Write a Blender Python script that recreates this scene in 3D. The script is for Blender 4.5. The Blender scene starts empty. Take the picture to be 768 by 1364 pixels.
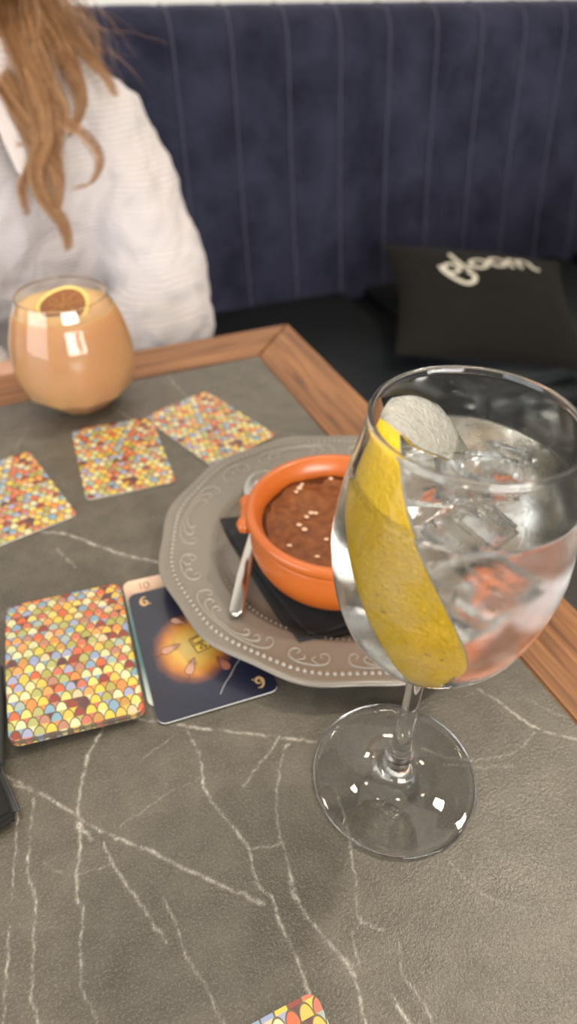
import bpy, bmesh, math, random
import numpy as np
from mathutils import Vector, Matrix, noise
random.seed(7); np.random.seed(7)
PI = math.pi
sc = bpy.context.scene
C = sc.collection

# ------------------------------------------------------------------ camera
F_PX, PITCH, ROLL, CAM_H = 893.3, 0.7066, 0.0210, 0.3086
cam_d = bpy.data.cameras.new('camera'); cam = bpy.data.objects.new('camera', cam_d); C.objects.link(cam)
_fw = Vector((0, math.cos(PITCH), -math.sin(PITCH))); _r0 = Vector((1, 0, 0)); _u0 = _r0.cross(_fw)
_r = _r0*math.cos(ROLL) + _u0*math.sin(ROLL); _u = -_r0*math.sin(ROLL) + _u0*math.cos(ROLL)
cam.matrix_world = Matrix(((_r.x, _u.x, -_fw.x, 0), (_r.y, _u.y, -_fw.y, 0), (_r.z, _u.z, -_fw.z, CAM_H), (0, 0, 0, 1)))
cam_d.sensor_fit = 'VERTICAL'; cam_d.sensor_height = 36; cam_d.lens = F_PX/1364*36
cam_d.clip_start = 0.01
cam_d.dof.use_dof = True; cam_d.dof.focus_distance = 0.262; cam_d.dof.aperture_fstop = 7.0
sc.camera = cam

def ray(X, Y):
    return _fw + ((X-384)*_r - (Y-682)*_u)/F_PX
def up(X, Y, z=0.0):                 # a pixel of the photograph meets a horizontal plane
    d = ray(X, Y); t = (z-CAM_H)/d.z
    return Vector((0, 0, CAM_H)) + d*t
def upd(X, Y, D):                    # a point D metres away along the view axis
    return Vector((0, 0, CAM_H)) + ray(X, Y)*D

# ------------------------------------------------------------------ world, lights, exposure
w = bpy.data.worlds.new('world'); sc.world = w; w.use_nodes = True
bg = w.node_tree.nodes['Background']; bg.inputs[0].default_value = (1.0, .93, .84, 1); bg.inputs[1].default_value = .30
def area(name, loc, target, sx, sy, power, col, spread=PI):
    d = bpy.data.lights.new(name, 'AREA'); d.shape = 'RECTANGLE'; d.size = sx; d.size_y = sy; d.energy = power; d.color = col; d.spread = spread
    o = bpy.data.objects.new(name, d); C.objects.link(o); o.location = loc
    o.rotation_euler = (Vector(target)-Vector(loc)).to_track_quat('-Z', 'Y').to_euler(); return o
area('window_light', (1.50, -2.55, .78), (.1, .9, -.05), 2.2, 1.1, 125, (1.0, .97, .93))
area('window_light', (-1.9, -1.1, .55), (0, .3, .1), 1.9, 1.3, 36, (.88, .93, 1.0))
area('ceiling_light', (-.2, -.35, 2.1), (-.2, -.35, 0), 2.2, 2.2, 15, (1.0, .92, .80))
for sx_, sy_, pw_ in ((.35, .35, 1.5), (.35, .85, 2), (-.35, .85, 2.5), (-.9, .6, 1.5), (-.3, .1, 1.5), (.35, -.4, 1.5), (1.4, .3, 1.5)):
    area('ceiling_spot', (sx_, sy_, 1.95), (sx_, sy_, 0), .13, .13, pw_, (1.0, .85, .66))
_p = up(800, 1225, 0); _d = (_p-Vector((0, 0, CAM_H))); _s = 1.95/CAM_H      # the lamp whose sheen lies on the stone at the right
area('pendant_light', (_p.x+_d.x*_s, _p.y+_d.y*_s, 1.95), (_p.x, _p.y, 0), .13, .13, 18, (1.0, .88, .70))
sc.view_settings.view_transform = 'Standard'; sc.view_settings.look = 'None'
sc.view_settings.gamma = 1; sc.view_settings.use_curve_mapping = False
sc.view_settings.exposure = 0.17
sc.cycles.max_bounces = 20; sc.cycles.transmission_bounces = 20; sc.cycles.glossy_bounces = 6; sc.cycles.diffuse_bounces = 4
sc.cycles.transparent_max_bounces = 16
sc.cycles.sample_clamp_indirect = 60
sc.cycles.use_denoising = True

# ------------------------------------------------------------------ helpers
def mesh_obj(name, verts, faces, mat=None, parent=None, smooth=True, loc=(0, 0, 0)):
    me = bpy.data.meshes.new(name); me.from_pydata([tuple(v) for v in verts], [], [tuple(f) for f in faces]); me.update()
    if smooth: me.polygons.foreach_set('use_smooth', [True]*len(me.polygons))
    o = bpy.data.objects.new(name, me); C.objects.link(o); o.location = loc
    if mat: me.materials.append(mat)
    if parent: o.parent = parent
    return o
def bm_obj(name, bm, mat=None, parent=None, smooth=True, fixn=True):
    if fixn: bmesh.ops.recalc_face_normals(bm, faces=bm.faces)
    me = bpy.data.meshes.new(name); bm.to_mesh(me); bm.free()
    if smooth: me.polygons.foreach_set('use_smooth', [True]*len(me.polygons))
    o = bpy.data.objects.new(name, me); C.objects.link(o)
    if mat: me.materials.append(mat)
    if parent: o.parent = parent
    return o
def empty(name, loc=(0, 0, 0), rz=0.0):
    o = bpy.data.objects.new(name, None); C.objects.link(o); o.location = loc; o.rotation_euler = (0, 0, rz); o.empty_display_size = .02
    return o
def tag(o, label=None, cat=None, group=None, kind=None):
    if label: o['label'] = label
    if cat: o['category'] = cat
    if group: o['group'] = group
    if kind: o['kind'] = kind
    return o
def cr(ctrl, n):                     # Catmull-Rom through control tuples
    c = np.array(ctrl, float); out = []
    for tt in np.linspace(0, len(c)-1, n):
        i = min(int(tt), len(c)-2); f = tt-i
        p0, p1, p2, p3 = c[max(i-1, 0)], c[i], c[i+1], c[min(i+2, len(c)-1)]
        out.append(.5*(2*p1+(-p0+p2)*f+(2*p0-5*p1+4*p2-p3)*f*f+(-p0+3*p1-3*p2+p3)*f**3))
    return np.array(out)
def lathe(bm, prof, seg=96, closed=False, rfun=None):
    rings = []
    for r, z in prof:
        if r < 1e-6: rings.append([bm.verts.new((0, 0, z))])
        else: rings.append([bm.verts.new(((rfun(r, z, 2*PI*k/seg) if rfun else r)*math.cos(2*PI*k/seg), (rfun(r, z, 2*PI*k/seg) if rfun else r)*math.sin(2*PI*k/seg), z)) for k in range(seg)])
    n = len(rings)
    for i in range(n if closed else n-1):
        a, b = rings[i], rings[(i+1) % n]
        for k in range(seg):
            k2 = (k+1) % seg
            if len(a) == 1 and len(b) == 1: break
            if len(a) == 1: bm.faces.new((a[0], b[k2], b[k]))
            elif len(b) == 1: bm.faces.new((a[k], a[k2], b[0]))
            else: bm.faces.new((a[k], a[k2], b[k2], b[k]))
    return rings
def frames(P):
    P = [Vector(p) for p in P]; T = []
    for i in range(len(P)):
        t = P[min(i+1, len(P)-1)]-P[max(i-1, 0)]; T.append(t.normalized() if t.length > 1e-9 else Vector((0, 0, 1)))
    ref = Vector((0, 0, 1)) if abs(T[0].z) < .9 else Vector((1, 0, 0)); N = []
    n = (ref-T[0]*ref.dot(T[0])).normalized()
    for t in T:
        n = n-t*n.dot(t); n = n.normalized() if n.length > 1e-6 else t.orthogonal().normalized(); N.append(n)
    return P, T, N
def tube(bm, P, R, seg=8, flat=1.0, cap=True):
    P, T, N = frames(P)
    if not hasattr(R, '__len__'): R = [R]*len(P)
    rings = []
    for p, t, n, r in zip(P, T, N, R):
        b = t.cross(n); fr = r if not hasattr(r, '__len__') else None
        ra, rb = (r, r*flat) if fr is not None else r
        rings.append([bm.verts.new(p + b*(math.cos(2*PI*k/seg)*ra) + n*(math.sin(2*PI*k/seg)*rb)) for k in range(seg)])
    for a, b in zip(rings, rings[1:]):
        for k in range(seg): bm.faces.new((a[k], a[(k+1) % seg], b[(k+1) % seg], b[k]))
    if cap:
        bm.faces.new(rings[0][::-1]); bm.faces.new(rings[-1])
def ball(bm, c, r, seg=10, rings=6):
    m = Matrix.Translation(c) @ Matrix.Diagonal((*((r, r, r) if not hasattr(r, '__len__') else r), 1))
    bmesh.ops.create_uvsphere(bm, u_segments=seg, v_segments=rings, radius=1, matrix=m)
def round_rect(wd, ht, rad, n=6):
    pts = []
    for cx, cy, a0 in ((wd/2-rad, ht/2-rad, 0), (-wd/2+rad, ht/2-rad, PI/2), (-wd/2+rad, -ht/2+rad, PI), (wd/2-rad, -ht/2+rad, 1.5*PI)):
        for k in range(n+1):
            a = a0+PI/2*k/n; pts.append((cx+rad*math.cos(a), cy+rad*math.sin(a)))
    return pts
def slab(bm, pts, z0, z1, bev=0.0):
    b = [bm.verts.new((x, y, z0)) for x, y in pts]; t = [bm.verts.new((x, y, z1)) for x, y in pts]
    n = len(pts); bm.faces.new(b[::-1]); top = bm.faces.new(t)
    for k in range(n): bm.faces.new((b[k], b[(k+1) % n], t[(k+1) % n], t[k]))
    if bev:
        bmesh.ops.bevel(bm, geom=[e for e in bm.edges if abs(e.verts[0].co.z-e.verts[1].co.z) < 1e-7], offset=bev, segments=2, affect='EDGES')
def box(bm, x0, x1, y0, y1, z0, z1, bev=0.0, seg=2):
    r = bmesh.ops.create_cube(bm, size=1, matrix=Matrix.Translation(((x0+x1)/2, (y0+y1)/2, (z0+z1)/2)) @ Matrix.Diagonal((x1-x0, y1-y0, z1-z0, 1)))
    if bev: bmesh.ops.bevel(bm, geom=list({e for v in r['verts'] for e in v.link_edges}), offset=bev, segments=seg, affect='EDGES')
def ribbon(bm, P2, wid, z=0.0, h=.00004):      # a flat printed stroke with rounded width
    P2 = [Vector((p[0], p[1])) for p in P2]; n = len(P2); L = []; R = []
    for i, p in enumerate(P2):
        t = P2[min(i+1, n-1)]-P2[max(i-1, 0)]; t = t.normalized() if t.length > 0 else Vector((1, 0)); q = Vector((-t.y, t.x))
        wv = wid if not callable(wid) else wid(i/(n-1))
        a = p+q*wv/2; b = p-q*wv/2; L.append(bm.verts.new((a.x, a.y, z))); R.append(bm.verts.new((b.x, b.y, z)))
    for i in range(n-1): bm.faces.new((R[i], R[i+1], L[i+1], L[i]))

# ------------------------------------------------------------------ materials
class NT:
    def __init__(s, name):
        s.m = bpy.data.materials.new(name); s.m.use_nodes = True; s.t = s.m.node_tree; s.b = s.t.nodes['Principled BSDF']; s.out = s.t.nodes['Material Output']
    def n(s, t, **k):
        nd = s.t.nodes.new(t)
        for a, v in k.items(): setattr(nd, a, v)
        return nd
    def put(s, sock, v):
        if isinstance(v, bpy.types.NodeSocket): s.t.links.new(v, sock)
        else: sock.default_value = v
    def math(s, op, a, b=None, c=None, clamp=False):
        nd = s.n('ShaderNodeMath', operation=op, use_clamp=clamp)
        for i, v in enumerate((a, b, c)):
            if v is not None: s.put(nd.inputs[i], v)
        return nd.outputs[0]
    def mix(s, f, a, b, blend='MIX'):
        nd = s.n('ShaderNodeMix', data_type='RGBA', blend_type=blend); s.put(nd.inputs[0], f); s.put(nd.inputs[6], a); s.put(nd.inputs[7], b); return nd.outputs[2]
    def coord(s, which='Object', scale=None):
        c = s.n('ShaderNodeTexCoord').outputs[which]
        if scale is not None:
            mp = s.n('ShaderNodeMapping'); s.put(mp.inputs[0], c); mp.inputs[3].default_value = scale; c = mp.outputs[0]
        return c
    def noise(s, sc_, det=3, rough=.5, vec=None, scale=None, out=0, dist=0):
        nd = s.n('ShaderNodeTexNoise'); nd.inputs['Scale'].default_value = sc_; nd.inputs['Detail'].default_value = det; nd.inputs['Roughness'].default_value = rough
        nd.inputs['Distortion'].default_value = dist
        s.put(nd.inputs['Vector'], vec if vec is not None else s.coord('Object', scale)); return nd.outputs[out]
    def ramp(s, f, stops, mode='LINEAR'):
        nd = s.n('ShaderNodeValToRGB'); nd.color_ramp.interpolation = mode; s.put(nd.inputs[0], f); e = nd.color_ramp.elements
        while len(e) < len(stops): e.new(.5)
        for el, (p, c) in zip(e, stops): el.position = p; el.color = (*c, 1) if len(c) == 3 else c
        return nd.outputs[0]
    def bump(s, h, strength=.3, dist=.001):
        nd = s.n('ShaderNodeBump'); nd.inputs['Strength'].default_value = strength; nd.inputs['Distance'].default_value = dist; s.put(nd.inputs['Height'], h); s.t.links.new(nd.outputs[0], s.b.inputs['Normal']); return nd
    def set(s, **k):
        for a, v in k.items(): s.put(s.b.inputs[a.replace('_', ' ')], v)
        return s
def c4(r, g, b): return (r, g, b, 1)

# stone
S = NT('stone'); at = S.n('ShaderNodeAttribute', attribute_name='vein'); vein = at.outputs['Fac']
n1 = S.noise(9, 5, .62); n2 = S.noise(60, 4, .6); fine = S.noise(900, 2, .6)
base = S.ramp(n1, [(.30, (.066, .055, .040)), (.5, (.098, .084, .063)), (.72, (.134, .117, .091))])
base = S.mix(.42, base, S.ramp(n2, [(.3, (.042, .035, .025)), (.7, (.145, .127, .100))]))
base = S.mix(S.math('MULTIPLY', S.math('GREATER_THAN', fine, .56), .22), base, c4(.24, .225, .19))
crack = S.n('ShaderNodeAttribute', attribute_name='crack').outputs['Fac']
brk = S.math('MULTIPLY', vein, S.ramp(S.noise(200, 5, .75), [(.40, (.05, .05, .05)), (.62, (1, 1, 1))]))
base = S.mix(S.math('MULTIPLY', brk, .9, clamp=True), base, c4(.62, .58, .50))
base = S.mix(S.math('MULTIPLY', crack, .7, clamp=True), base, c4(.055, .048, .040))
S.set(Base_Color=base, Roughness=S.ramp(S.noise(40, 2), [(.3, (.26, .26, .26)), (.7, (.34, .34, .34))]), Specular_IOR_Level=.5)
S.bump(S.math('ADD', S.noise(640, 2, .6), S.math('MULTIPLY', S.noise(1500, 2, .5), .6)), .6, .0004)
M_stone = S.m
# wood: grain runs along local x
def wood(name, tone=1.0):
    S = NT(name); v = S.coord('Object', (2.2, 34, 34)); g = S.noise(3.0, 6, .62, vec=v, dist=.7)
    v2 = S.coord('Object', (7, 420, 420)); p = S.noise(1.5, 3, .6, vec=v2)
    col = S.ramp(g, [(.28, (.085*tone, .032*tone, .012*tone)), (.45, (.22*tone, .088*tone, .030*tone)), (.62, (.33*tone, .145*tone, .052*tone)), (.8, (.40*tone, .19*tone, .075*tone))])
    col = S.mix(S.ramp(p, [(.35, (.55, .55, .55)), (.52, (0, 0, 0))]), col, c4(.075*tone, .028*tone, .011*tone))
    S.set(Base_Color=col, Roughness=.42, Specular_IOR_Level=.45); S.bump(p, .25, .0006); return S.m
M_wood = wood('oak')
# glass
def glass(name, col=(1, 1, 1), rough=0.0, ior=1.5):
    S = NT(name); S.set(Base_Color=c4(*col), Roughness=rough, IOR=ior, Transmission_Weight=1.0); return S
M_glass = glass('glass', (.985, .99, .985)).m
# fish-scale card back
def scale_material():
    S = NT('scale_print'); sep = S.n('ShaderNodeSeparateXYZ'); S.put(sep.inputs[0], S.coord('Object')); X, Y = sep.outputs[0], sep.outputs[1]
    W_, D_, B_ = .0056, .0054, .0052
    y = S.math('DIVIDE', S.math('ADD', Y, .5), D_); k = S.math('FLOOR', y); t = S.math('MULTIPLY', S.math('SUBTRACT', y, k), D_)
    xw = S.math('DIVIDE', S.math('ADD', X, .5), W_)
    odd = S.math('MULTIPLY', S.math('MODULO', k, 2.0), .5); odd1 = S.math('SUBTRACT', .5, odd)
    xi = S.math('SUBTRACT', xw, odd1); i = S.math('FLOOR', xi); fx = S.math('MULTIPLY', S.math('SUBTRACT', S.math('SUBTRACT', xi, i), .5), 2.0)
    tb = S.math('DIVIDE', t, B_); rr = S.math('SQRT', S.math('ADD', S.math('MULTIPLY', fx, fx), S.math('MULTIPLY', tb, tb)))
    ins = S.math('LESS_THAN', rr, 1.0)
    xj = S.math('SUBTRACT', xw, odd); j = S.math('FLOOR', xj); fj = S.math('ABSOLUTE', S.math('MULTIPLY', S.math('SUBTRACT', S.math('SUBTRACT', xj, j), .5), 2.0))
    idx = S.math('ADD', S.math('MULTIPLY', ins, i), S.math('MULTIPLY', S.math('SUBTRACT', 1.0, ins), S.math('ADD', j, .37)))
    idy = S.math('SUBTRACT', k, ins)
    cb = S.n('ShaderNodeCombineXYZ'); S.put(cb.inputs[0], idx); S.put(cb.inputs[1], idy)
    wn = S.n('ShaderNodeTexWhiteNoise', noise_dimensions='2D'); S.put(wn.inputs['Vector'], cb.outputs[0])
    pal = [(.78, .56, .03), (.80, .64, .14), (.78, .70, .38), (.42, .38, .07), (.85, .26, .04), (.72, .13, .035), (.30, .045, .03), (.13, .04, .05), (.28, .35, .55), (.38, .46, .40), (.56, .28, .05), (.62, .16, .09), (.74, .54, .30), (.44, .44, .13), (.86, .50, .05), (.36, .38, .56), (.66, .64, .32), (.86, .34, .08), (.22, .38, .50), (.50, .22, .14)]
    pal = [tuple(.80*v_+.10*(.3*p_[0]+.55*p_[1]+.15*p_[2])*.85 - .03*v_ for v_ in p_) for p_ in pal]
    col = S.ramp(wn.outputs[0], [(q/len(pal), pal[q]) for q in range(len(pal))], 'CONSTANT')
    ln = S.math('LESS_THAN', S.math('ABSOLUTE', S.math('SUBTRACT', rr, .97)), .085)
    ed = S.math('MULTIPLY', S.math('GREATER_THAN', fj, .91), S.math('SUBTRACT', 1.0, ins)); ln = S.math('MAXIMUM', ln, ed)
    # gentle print shading: each scale is painted darker at its foot
    col = S.mix(S.math('MULTIPLY', ln, .92), col, c4(.10, .075, .03))
    S.set(Base_Color=col, Roughness=.33, Specular_IOR_Level=.5, Coat_Weight=.25, Coat_Roughness=.15); return S.m
M_scale = scale_material()
def plain(name, col, rough=.5, spec=.5, **k): return NT(name).set(Base_Color=c4(*col), Roughness=rough, Specular_IOR_Level=spec, **k).m
M_cardedge = plain('card_edge', (.62, .60, .52), .6)
M_blackedge = plain('card_edge_dark', (.10, .08, .06), .6)

# ------------------------------------------------------------------ frame of the room: x along the bench, y towards the wall
TH = 0.4346
P0 = Vector((-.0323, .5940, 0))
def loc2(w_, org=P0):                # world to bench-aligned local coordinates
    d = w_-org; return Vector((d.x*math.cos(TH)+d.y*math.sin(TH), -d.x*math.sin(TH)+d.y*math.cos(TH), d.z))
def wl(a, n, z=0.0):                 # bench frame (origin under the camera) to world
    return Vector((a*math.cos(TH)-n*math.sin(TH), a*math.sin(TH)+n*math.cos(TH), z))

# setting
S = NT('plaster'); S.set(Base_Color=S.mix(S.noise(30, 3), c4(.70, .69, .65), c4(.78, .77, .73)), Roughness=.85); S.bump(S.noise(150, 3), .15, .001); M_wall = S.m
S = NT('floor_tile'); S.set(Base_Color=S.mix(S.noise(5, 4), c4(.10, .09, .08), c4(.16, .145, .125)), Roughness=.5); M_floor = S.m
bm = bmesh.new(); box(bm, -3, 3.2, 1.56, 1.66, -.75, 2.15); o = bm_obj('wall_back', bm, M_wall, smooth=False); o.rotation_euler.z = TH; tag(o, kind='structure')
bm = bmesh.new(); box(bm, -3, 3.2, -2.2, 1.56, -.80, -.75); o = bm_obj('floor', bm, M_floor, smooth=False); o.rotation_euler.z = TH; tag(o, kind='structure')

# ------------------------------------------------------------------ bench
S = NT('velvet'); nn = S.ramp(S.noise(9, 5, .65, vec=S.n('ShaderNodeNewGeometry').outputs['Position']), [(.33, (0, 0, 0)), (.67, (1, 1, 1))])
S.set(Base_Color=S.mix(nn, c4(.008, .009, .021), c4(.027, .028, .052)), Roughness=.9, Specular_IOR_Level=.2, Sheen_Weight=.30, Sheen_Roughness=.4, Sheen_Tint=c4(.45, .45, .60)); S.bump(S.noise(900, 2), .2, .0004); M_velvet = S.m
S = NT('seat_dark'); S.set(Base_Color=S.mix(S.noise(10, 3), c4(.006, .008, .010), c4(.011, .014, .016)), Roughness=.6, Specular_IOR_Level=.3); M_seat = S.m  # seat colour, set darker than the backrest velvet
bench = empty('banquette', wl(0, 1.30, -.75), TH)
tag(bench, 'navy velvet banquette with vertical channel-stitched backrest against the white wall', 'bench')
PW = .1093
prof = cr([(.0, .43), (.012, .50), (.03, .60), (.048, .72), (.061, .83), (.071, .905), (.079, .935), (.093, .956), (.115, .966), (.145, .966), (.18, .958), (.20, .95)], 30)   # (n, z) from the bench origin
U = np.linspace(0, 1, 15)
def channel_mesh():
    V = []; F = []
    for i, (nn_, zz) in enumerate(prof):
        t = prof[min(i+1, 29)]-prof[max(i-1, 0)]; t /= np.linalg.norm(t); nrm = (-t[1], t[0])
        for u in U:
            b = .0040*(1-abs(2*u-1)**6) - .0020
            V.append(((u)*PW, nn_+nrm[0]*b, zz+nrm[1]*b))
    nu = len(U)
    for i in range(29):
        for j in range(nu-1): a = i*nu+j; F.append((a, a+1, a+nu+1, a+nu))
    return V, F
V, F = channel_mesh()
proto = mesh_obj('backrest_channel', V, F, M_velvet, bench)
pv = []
bm = bmesh.new()
_pp = []
for i_ in range(30):
    t_ = prof[min(i_+1, 29)]-prof[max(i_-1, 0)]; t_ /= np.linalg.norm(t_); _pp.append((0, prof[i_][0]-t_[1]*.0012, prof[i_][1]+t_[0]*.0012))
tube(bm, _pp, .0020, 6)
S = NT('piping_velvet'); S.set(Base_Color=c4(.040, .042, .072), Roughness=.8, Sheen_Weight=.4, Sheen_Roughness=.4, Sheen_Tint=c4(.55, .55, .7)); pip = bm_obj('seam_piping', bm, S.m, proto)
a0 = .396 - 14*PW
for k in range(29):
    if k == 0: o = proto
    else:
        o = proto.copy(); C.objects.link(o); o.parent = bench
        q = pip.copy(); C.objects.link(q); q.parent = o
    o.location = (a0+k*PW, 0, 0)
bm = bmesh.new(); box(bm, a0, a0+29*PW, .10, .25, 0, .940); bm_obj('back_panel', bm, M_velvet, bench, smooth=False)
for k in range(5):
    x0 = a0+.03+k*.62
    bm = bmesh.new(); box(bm, x0, x0+.616, -.50, .03, .33, .452, .028, 4); bm_obj('seat_cushion', bm, M_seat, bench)
bm = bmesh.new(); box(bm, a0, a0+29*PW, -.47, .06, .0, .335, .004); bm_obj('base', bm, plain('bench_base', (.03, .025, .022), .6), bench, smooth=False)

# ------------------------------------------------------------------ table
LX, LY, WW = .72, .68, .0559
table = empty('cafe_table', (P0.x, P0.y, -.75), TH); ZT = .75
tag(table, 'cafe table with grey veined stone top framed in mitred oak', 'table')
xs = np.unique(np.round(np.concatenate([np.arange(-LX, -.36, .0016), np.arange(-.36, -1e-9, .0008), [0.]]), 6)); ys = np.unique(np.round(np.concatenate([np.arange(-LY, -.56, .0016), np.arange(-.56, -.12, .0008), np.arange(-.12, -1e-9, .0015), [0.]]), 6)); nx, ny = len(xs), len(ys)
vm = np.zeros((ny, nx)); cm = np.zeros((ny, nx))
def splat(A, px, wmm, jit=.0012, amp=1.0, seed=0):
    rng = np.random.RandomState(seed)
    pts = [tuple(loc2(up(x, y, 0)))[:2] for x, y in px]; P = np.array(pts)
    L = np.sum(np.hypot(*np.diff(P, axis=0).T)); n = max(8, int(L/.0005)); Q = cr(P, n)
    k = max(3, int(n/14)); nz = np.stack([np.interp(np.arange(n), np.linspace(0, n, k*3), rng.randn(k*3)) for _ in range(2)], 1)
    Q = Q + nz*jit*.28
    wv = wmm*.001*(.45+.9*np.abs(np.interp(np.arange(n), np.linspace(0, n, k), rng.rand(k))))
    for (x, y), wq in zip(Q, wv):
        i0 = int(np.searchsorted(xs, x)); j0 = int(np.searchsorted(ys, y)); R = 4
        if i0 < R or j0 < R or i0 >= nx-R or j0 >= ny-R: continue
        sx = xs[i0-R:i0+R+1]; sy = ys[j0-R:j0+R+1]
        g = amp*np.exp(-((sx[None]-x)**2+(sy[:, None]-y)**2)/(2*(wq*.26+.00018)**2))*min(1, .25+wq/.0012)
        blk = A[j0-R:j0+R+1, i0-R:i0+R+1]; np.maximum(blk, g, out=blk)
veins = [([(55,708),(90,712),(130,727),(170,740),(200,747),(225,752)],2.0),([(75,730),(100,755)],.6),
 ([(-20,1022),(0,1030),(30,1045),(60,1060),(100,1085),(130,1105),(160,1118),(200,1135),(260,1163),(330,1195),(352,1204)],1.0),([(12,1043),(50,1056),(75,1068)],.7),
 ([(140,960),(132,980),(118,1005),(112,1030),(105,1060),(104,1090),(106,1130),(102,1170),(104,1203)],1.2),([(104,1200),(110,1215),(108,1245),(108,1290),(112,1325),(125,1345),(128,1370)],.6),
 ([(104,1095),(122,1118)],1.1),([(137,1123),(150,1150),(173,1185),(190,1208)],.95),([(190,1208),(208,1235),(220,1258)],.6),
 ([(217,1195),(232,1225),(243,1255),(250,1280),(268,1305),(285,1340),(300,1370)],.75),
 ([(268,1037),(280,1065),(300,1090),(330,1130),(340,1170),(360,1195),(370,1225),(385,1255),(400,1290),(412,1325)],.8),([(330,1130),(350,1128),(378,1124)],.5),
 ([(385,990),(378,1000),(368,1050),(370,1100),(382,1145),(388,1180)],.6),([(386,1165),(390,1190),(402,1213)],1.7),([(402,1213),(430,1245),(455,1275)],.9),([(455,1275),(468,1290),(473,1300)],1.7),([(473,1300),(480,1330),(487,1366)],.6),
 ([(450,1060),(465,1120),(472,1170),(478,1222),(490,1232),(510,1238)],.6),([(520,1327),(546,1366)],.9),([(468,1240),(478,1290)],.4),([(530,1250),(538,1300),(560,1330),(577,1366)],.45),
 ([(45,1062),(40,1120),(36,1160),(48,1200),(45,1260),(42,1320),(50,1366)],.65),([(24,1080),(20,1140),(16,1192)],.55),([(12,1235),(9,1300),(4,1366)],.6),
 ([(150,956),(200,960),(250,967),(300,974),(370,982),(420,988)],.8),([(245,965),(265,1005),(270,1045)],.65),([(372,982),(345,1020),(325,1047)],.5),([(235,978),(190,1010)],.3),
 ([(635,918),(660,932),(687,952),(720,972),(768,985)],.8),([(560,1000),(600,1012),(640,1012),(687,1000),(710,975)],.5),([(590,1020),(640,1022),(683,1020)],.5),([(700,930),(740,950),(775,962)],.4),
 ([(222,500),(235,515),(252,532)],.9),([(150,540),(165,552),(180,562)],.8),([(300,560),(340,572),(400,580)],.35),([(40,565),(20,600)],.3),([(150,1150),(95,1165),(60,1150)],.25),
 ([(410,470),(330,500),(260,520)],.3), ([(600,1150),(640,1190),(700,1210)],.2),([(268,1035),(220,1060),(160,1100)],.35)]
for q, (px, wmm) in enumerate(veins): splat(vm, px, wmm, seed=q)
for q, px in enumerate([[(270,1095),(240,1130),(225,1165),(215,1190),(195,1225)],[(280,1145),(262,1170),(245,1185),(225,1205)],[(158,1250),(135,1275),(115,1305)],[(60,1000),(40,1030)],[(195,1265),(170,1300),(155,1330)]]): splat(cm, px, .45, seed=90+q)
# print the rest of the top with a few more veins where the photograph does not look
for q in range(14):
    rng = np.random.RandomState(200+q); x, y = -LX*rng.uniform(.5, 1), -LY*rng.uniform(.45, 1); a = rng.uniform(0, 6.28); P = []
    for s in range(7): P.append((x+P0.x*0, y)); x += .05*math.cos(a); y += .05*math.sin(a); a += rng.uniform(-.5, .5)
    P = np.array(P)
    for x, y in cr(P, 500):
        i0 = int(np.searchsorted(xs, x)); j0 = int(np.searchsorted(ys, y))
        if 2 < i0 < nx-3 and 2 < j0 < ny-3:
            W3 = Vector((P0.x+x*math.cos(TH)-y*math.sin(TH), P0.y+x*math.sin(TH)+y*math.cos(TH), 0)); d = W3-Vector((0, 0, CAM_H)); zc = d.dot(_fw)
            if zc > .05 and abs(d.dot(_r)/zc*F_PX) < 430 and abs(d.dot(_u)/zc*F_PX) < 720: continue
            vm[j0, i0] = .4
XX, YY = np.meshgrid(xs, ys); nv = nx*ny
co = np.stack([XX.ravel(), YY.ravel(), np.full(nv, ZT)], 1)
ii = (np.arange(ny-1)[:, None]*nx+np.arange(nx-1)[None]).ravel(); quads = np.stack([ii, ii+1, ii+nx+1, ii+nx], 1)
me = bpy.data.meshes.new('stone_top')
# perimeter skirt to give the slab thickness
per = np.concatenate([np.arange(nx), np.arange(1, ny)*nx+nx-1, (ny-1)*nx+np.arange(nx-2, -1, -1), np.arange(ny-2, 0, -1)*nx])
low = co[per].copy(); low[:, 2] = ZT-.02; co2 = np.concatenate([co, low]); m_ = len(per); li = nv+np.arange(m_)
skirt = np.stack([per, li, np.roll(li, -1), np.roll(per, -1)], 1)
allq = np.concatenate([quads, skirt])
me.vertices.add(len(co2)); me.vertices.foreach_set('co', co2.ravel()); me.loops.add(len(allq)*4); me.loops.foreach_set('vertex_index', allq.ravel())
me.polygons.add(len(allq)); me.polygons.foreach_set('loop_start', np.arange(len(allq))*4); me.update(calc_edges=True)
for nm, A in (('vein', vm), ('crack', cm)):
    at_ = me.attributes.new(nm, 'FLOAT', 'POINT'); at_.data.foreach_set('value', np.concatenate([A.ravel(), np.zeros(m_)]))
me.materials.append(M_stone); o = bpy.data.objects.new('stone_top', me); C.objects.link(o); o.parent = table
# four mitred rails; each is modelled along its own x so the grain runs with it
def rail(L_in, loc, rz):
    bm = bmesh.new(); g = .0004
    pts = [(-L_in+g, g), (-g, g), (WW-g, WW), (-L_in-WW+g, WW)]
    slab(bm, pts, ZT-.034, ZT+.0004, .0012); o = bm_obj('wood_rail', bm, M_wood, table, smooth=False); o.location = loc; o.rotation_euler.z = rz
rail(LX, (0, 0, 0), 0); rail(LY, (0, -LY, 0), -PI/2); rail(LX, (-LX, -LY, 0), PI); rail(LY, (-LX, 0, 0), PI/2)
M_iron = plain('black_iron', (.02, .02, .02), .45)
bm = bmesh.new(); box(bm, -LX-.02, .02, -LY-.02, .02, ZT-.052, ZT-.034); bm_obj('underframe', bm, plain('ply', (.12, .07, .035), .7), table, smooth=False)
bm = bmesh.new(); tube(bm, [(-LX/2, -LY/2, .02), (-LX/2, -LY/2, ZT-.052)], .035, 24); bm_obj('pedestal', bm, M_iron, table)
bm = bmesh.new(); box(bm, -LX/2-.22, -LX/2+.22, -LY/2-.22, -LY/2+.22, 0, .022, .006); bm_obj('base_plate', bm, M_iron, table, smooth=False)

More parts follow.
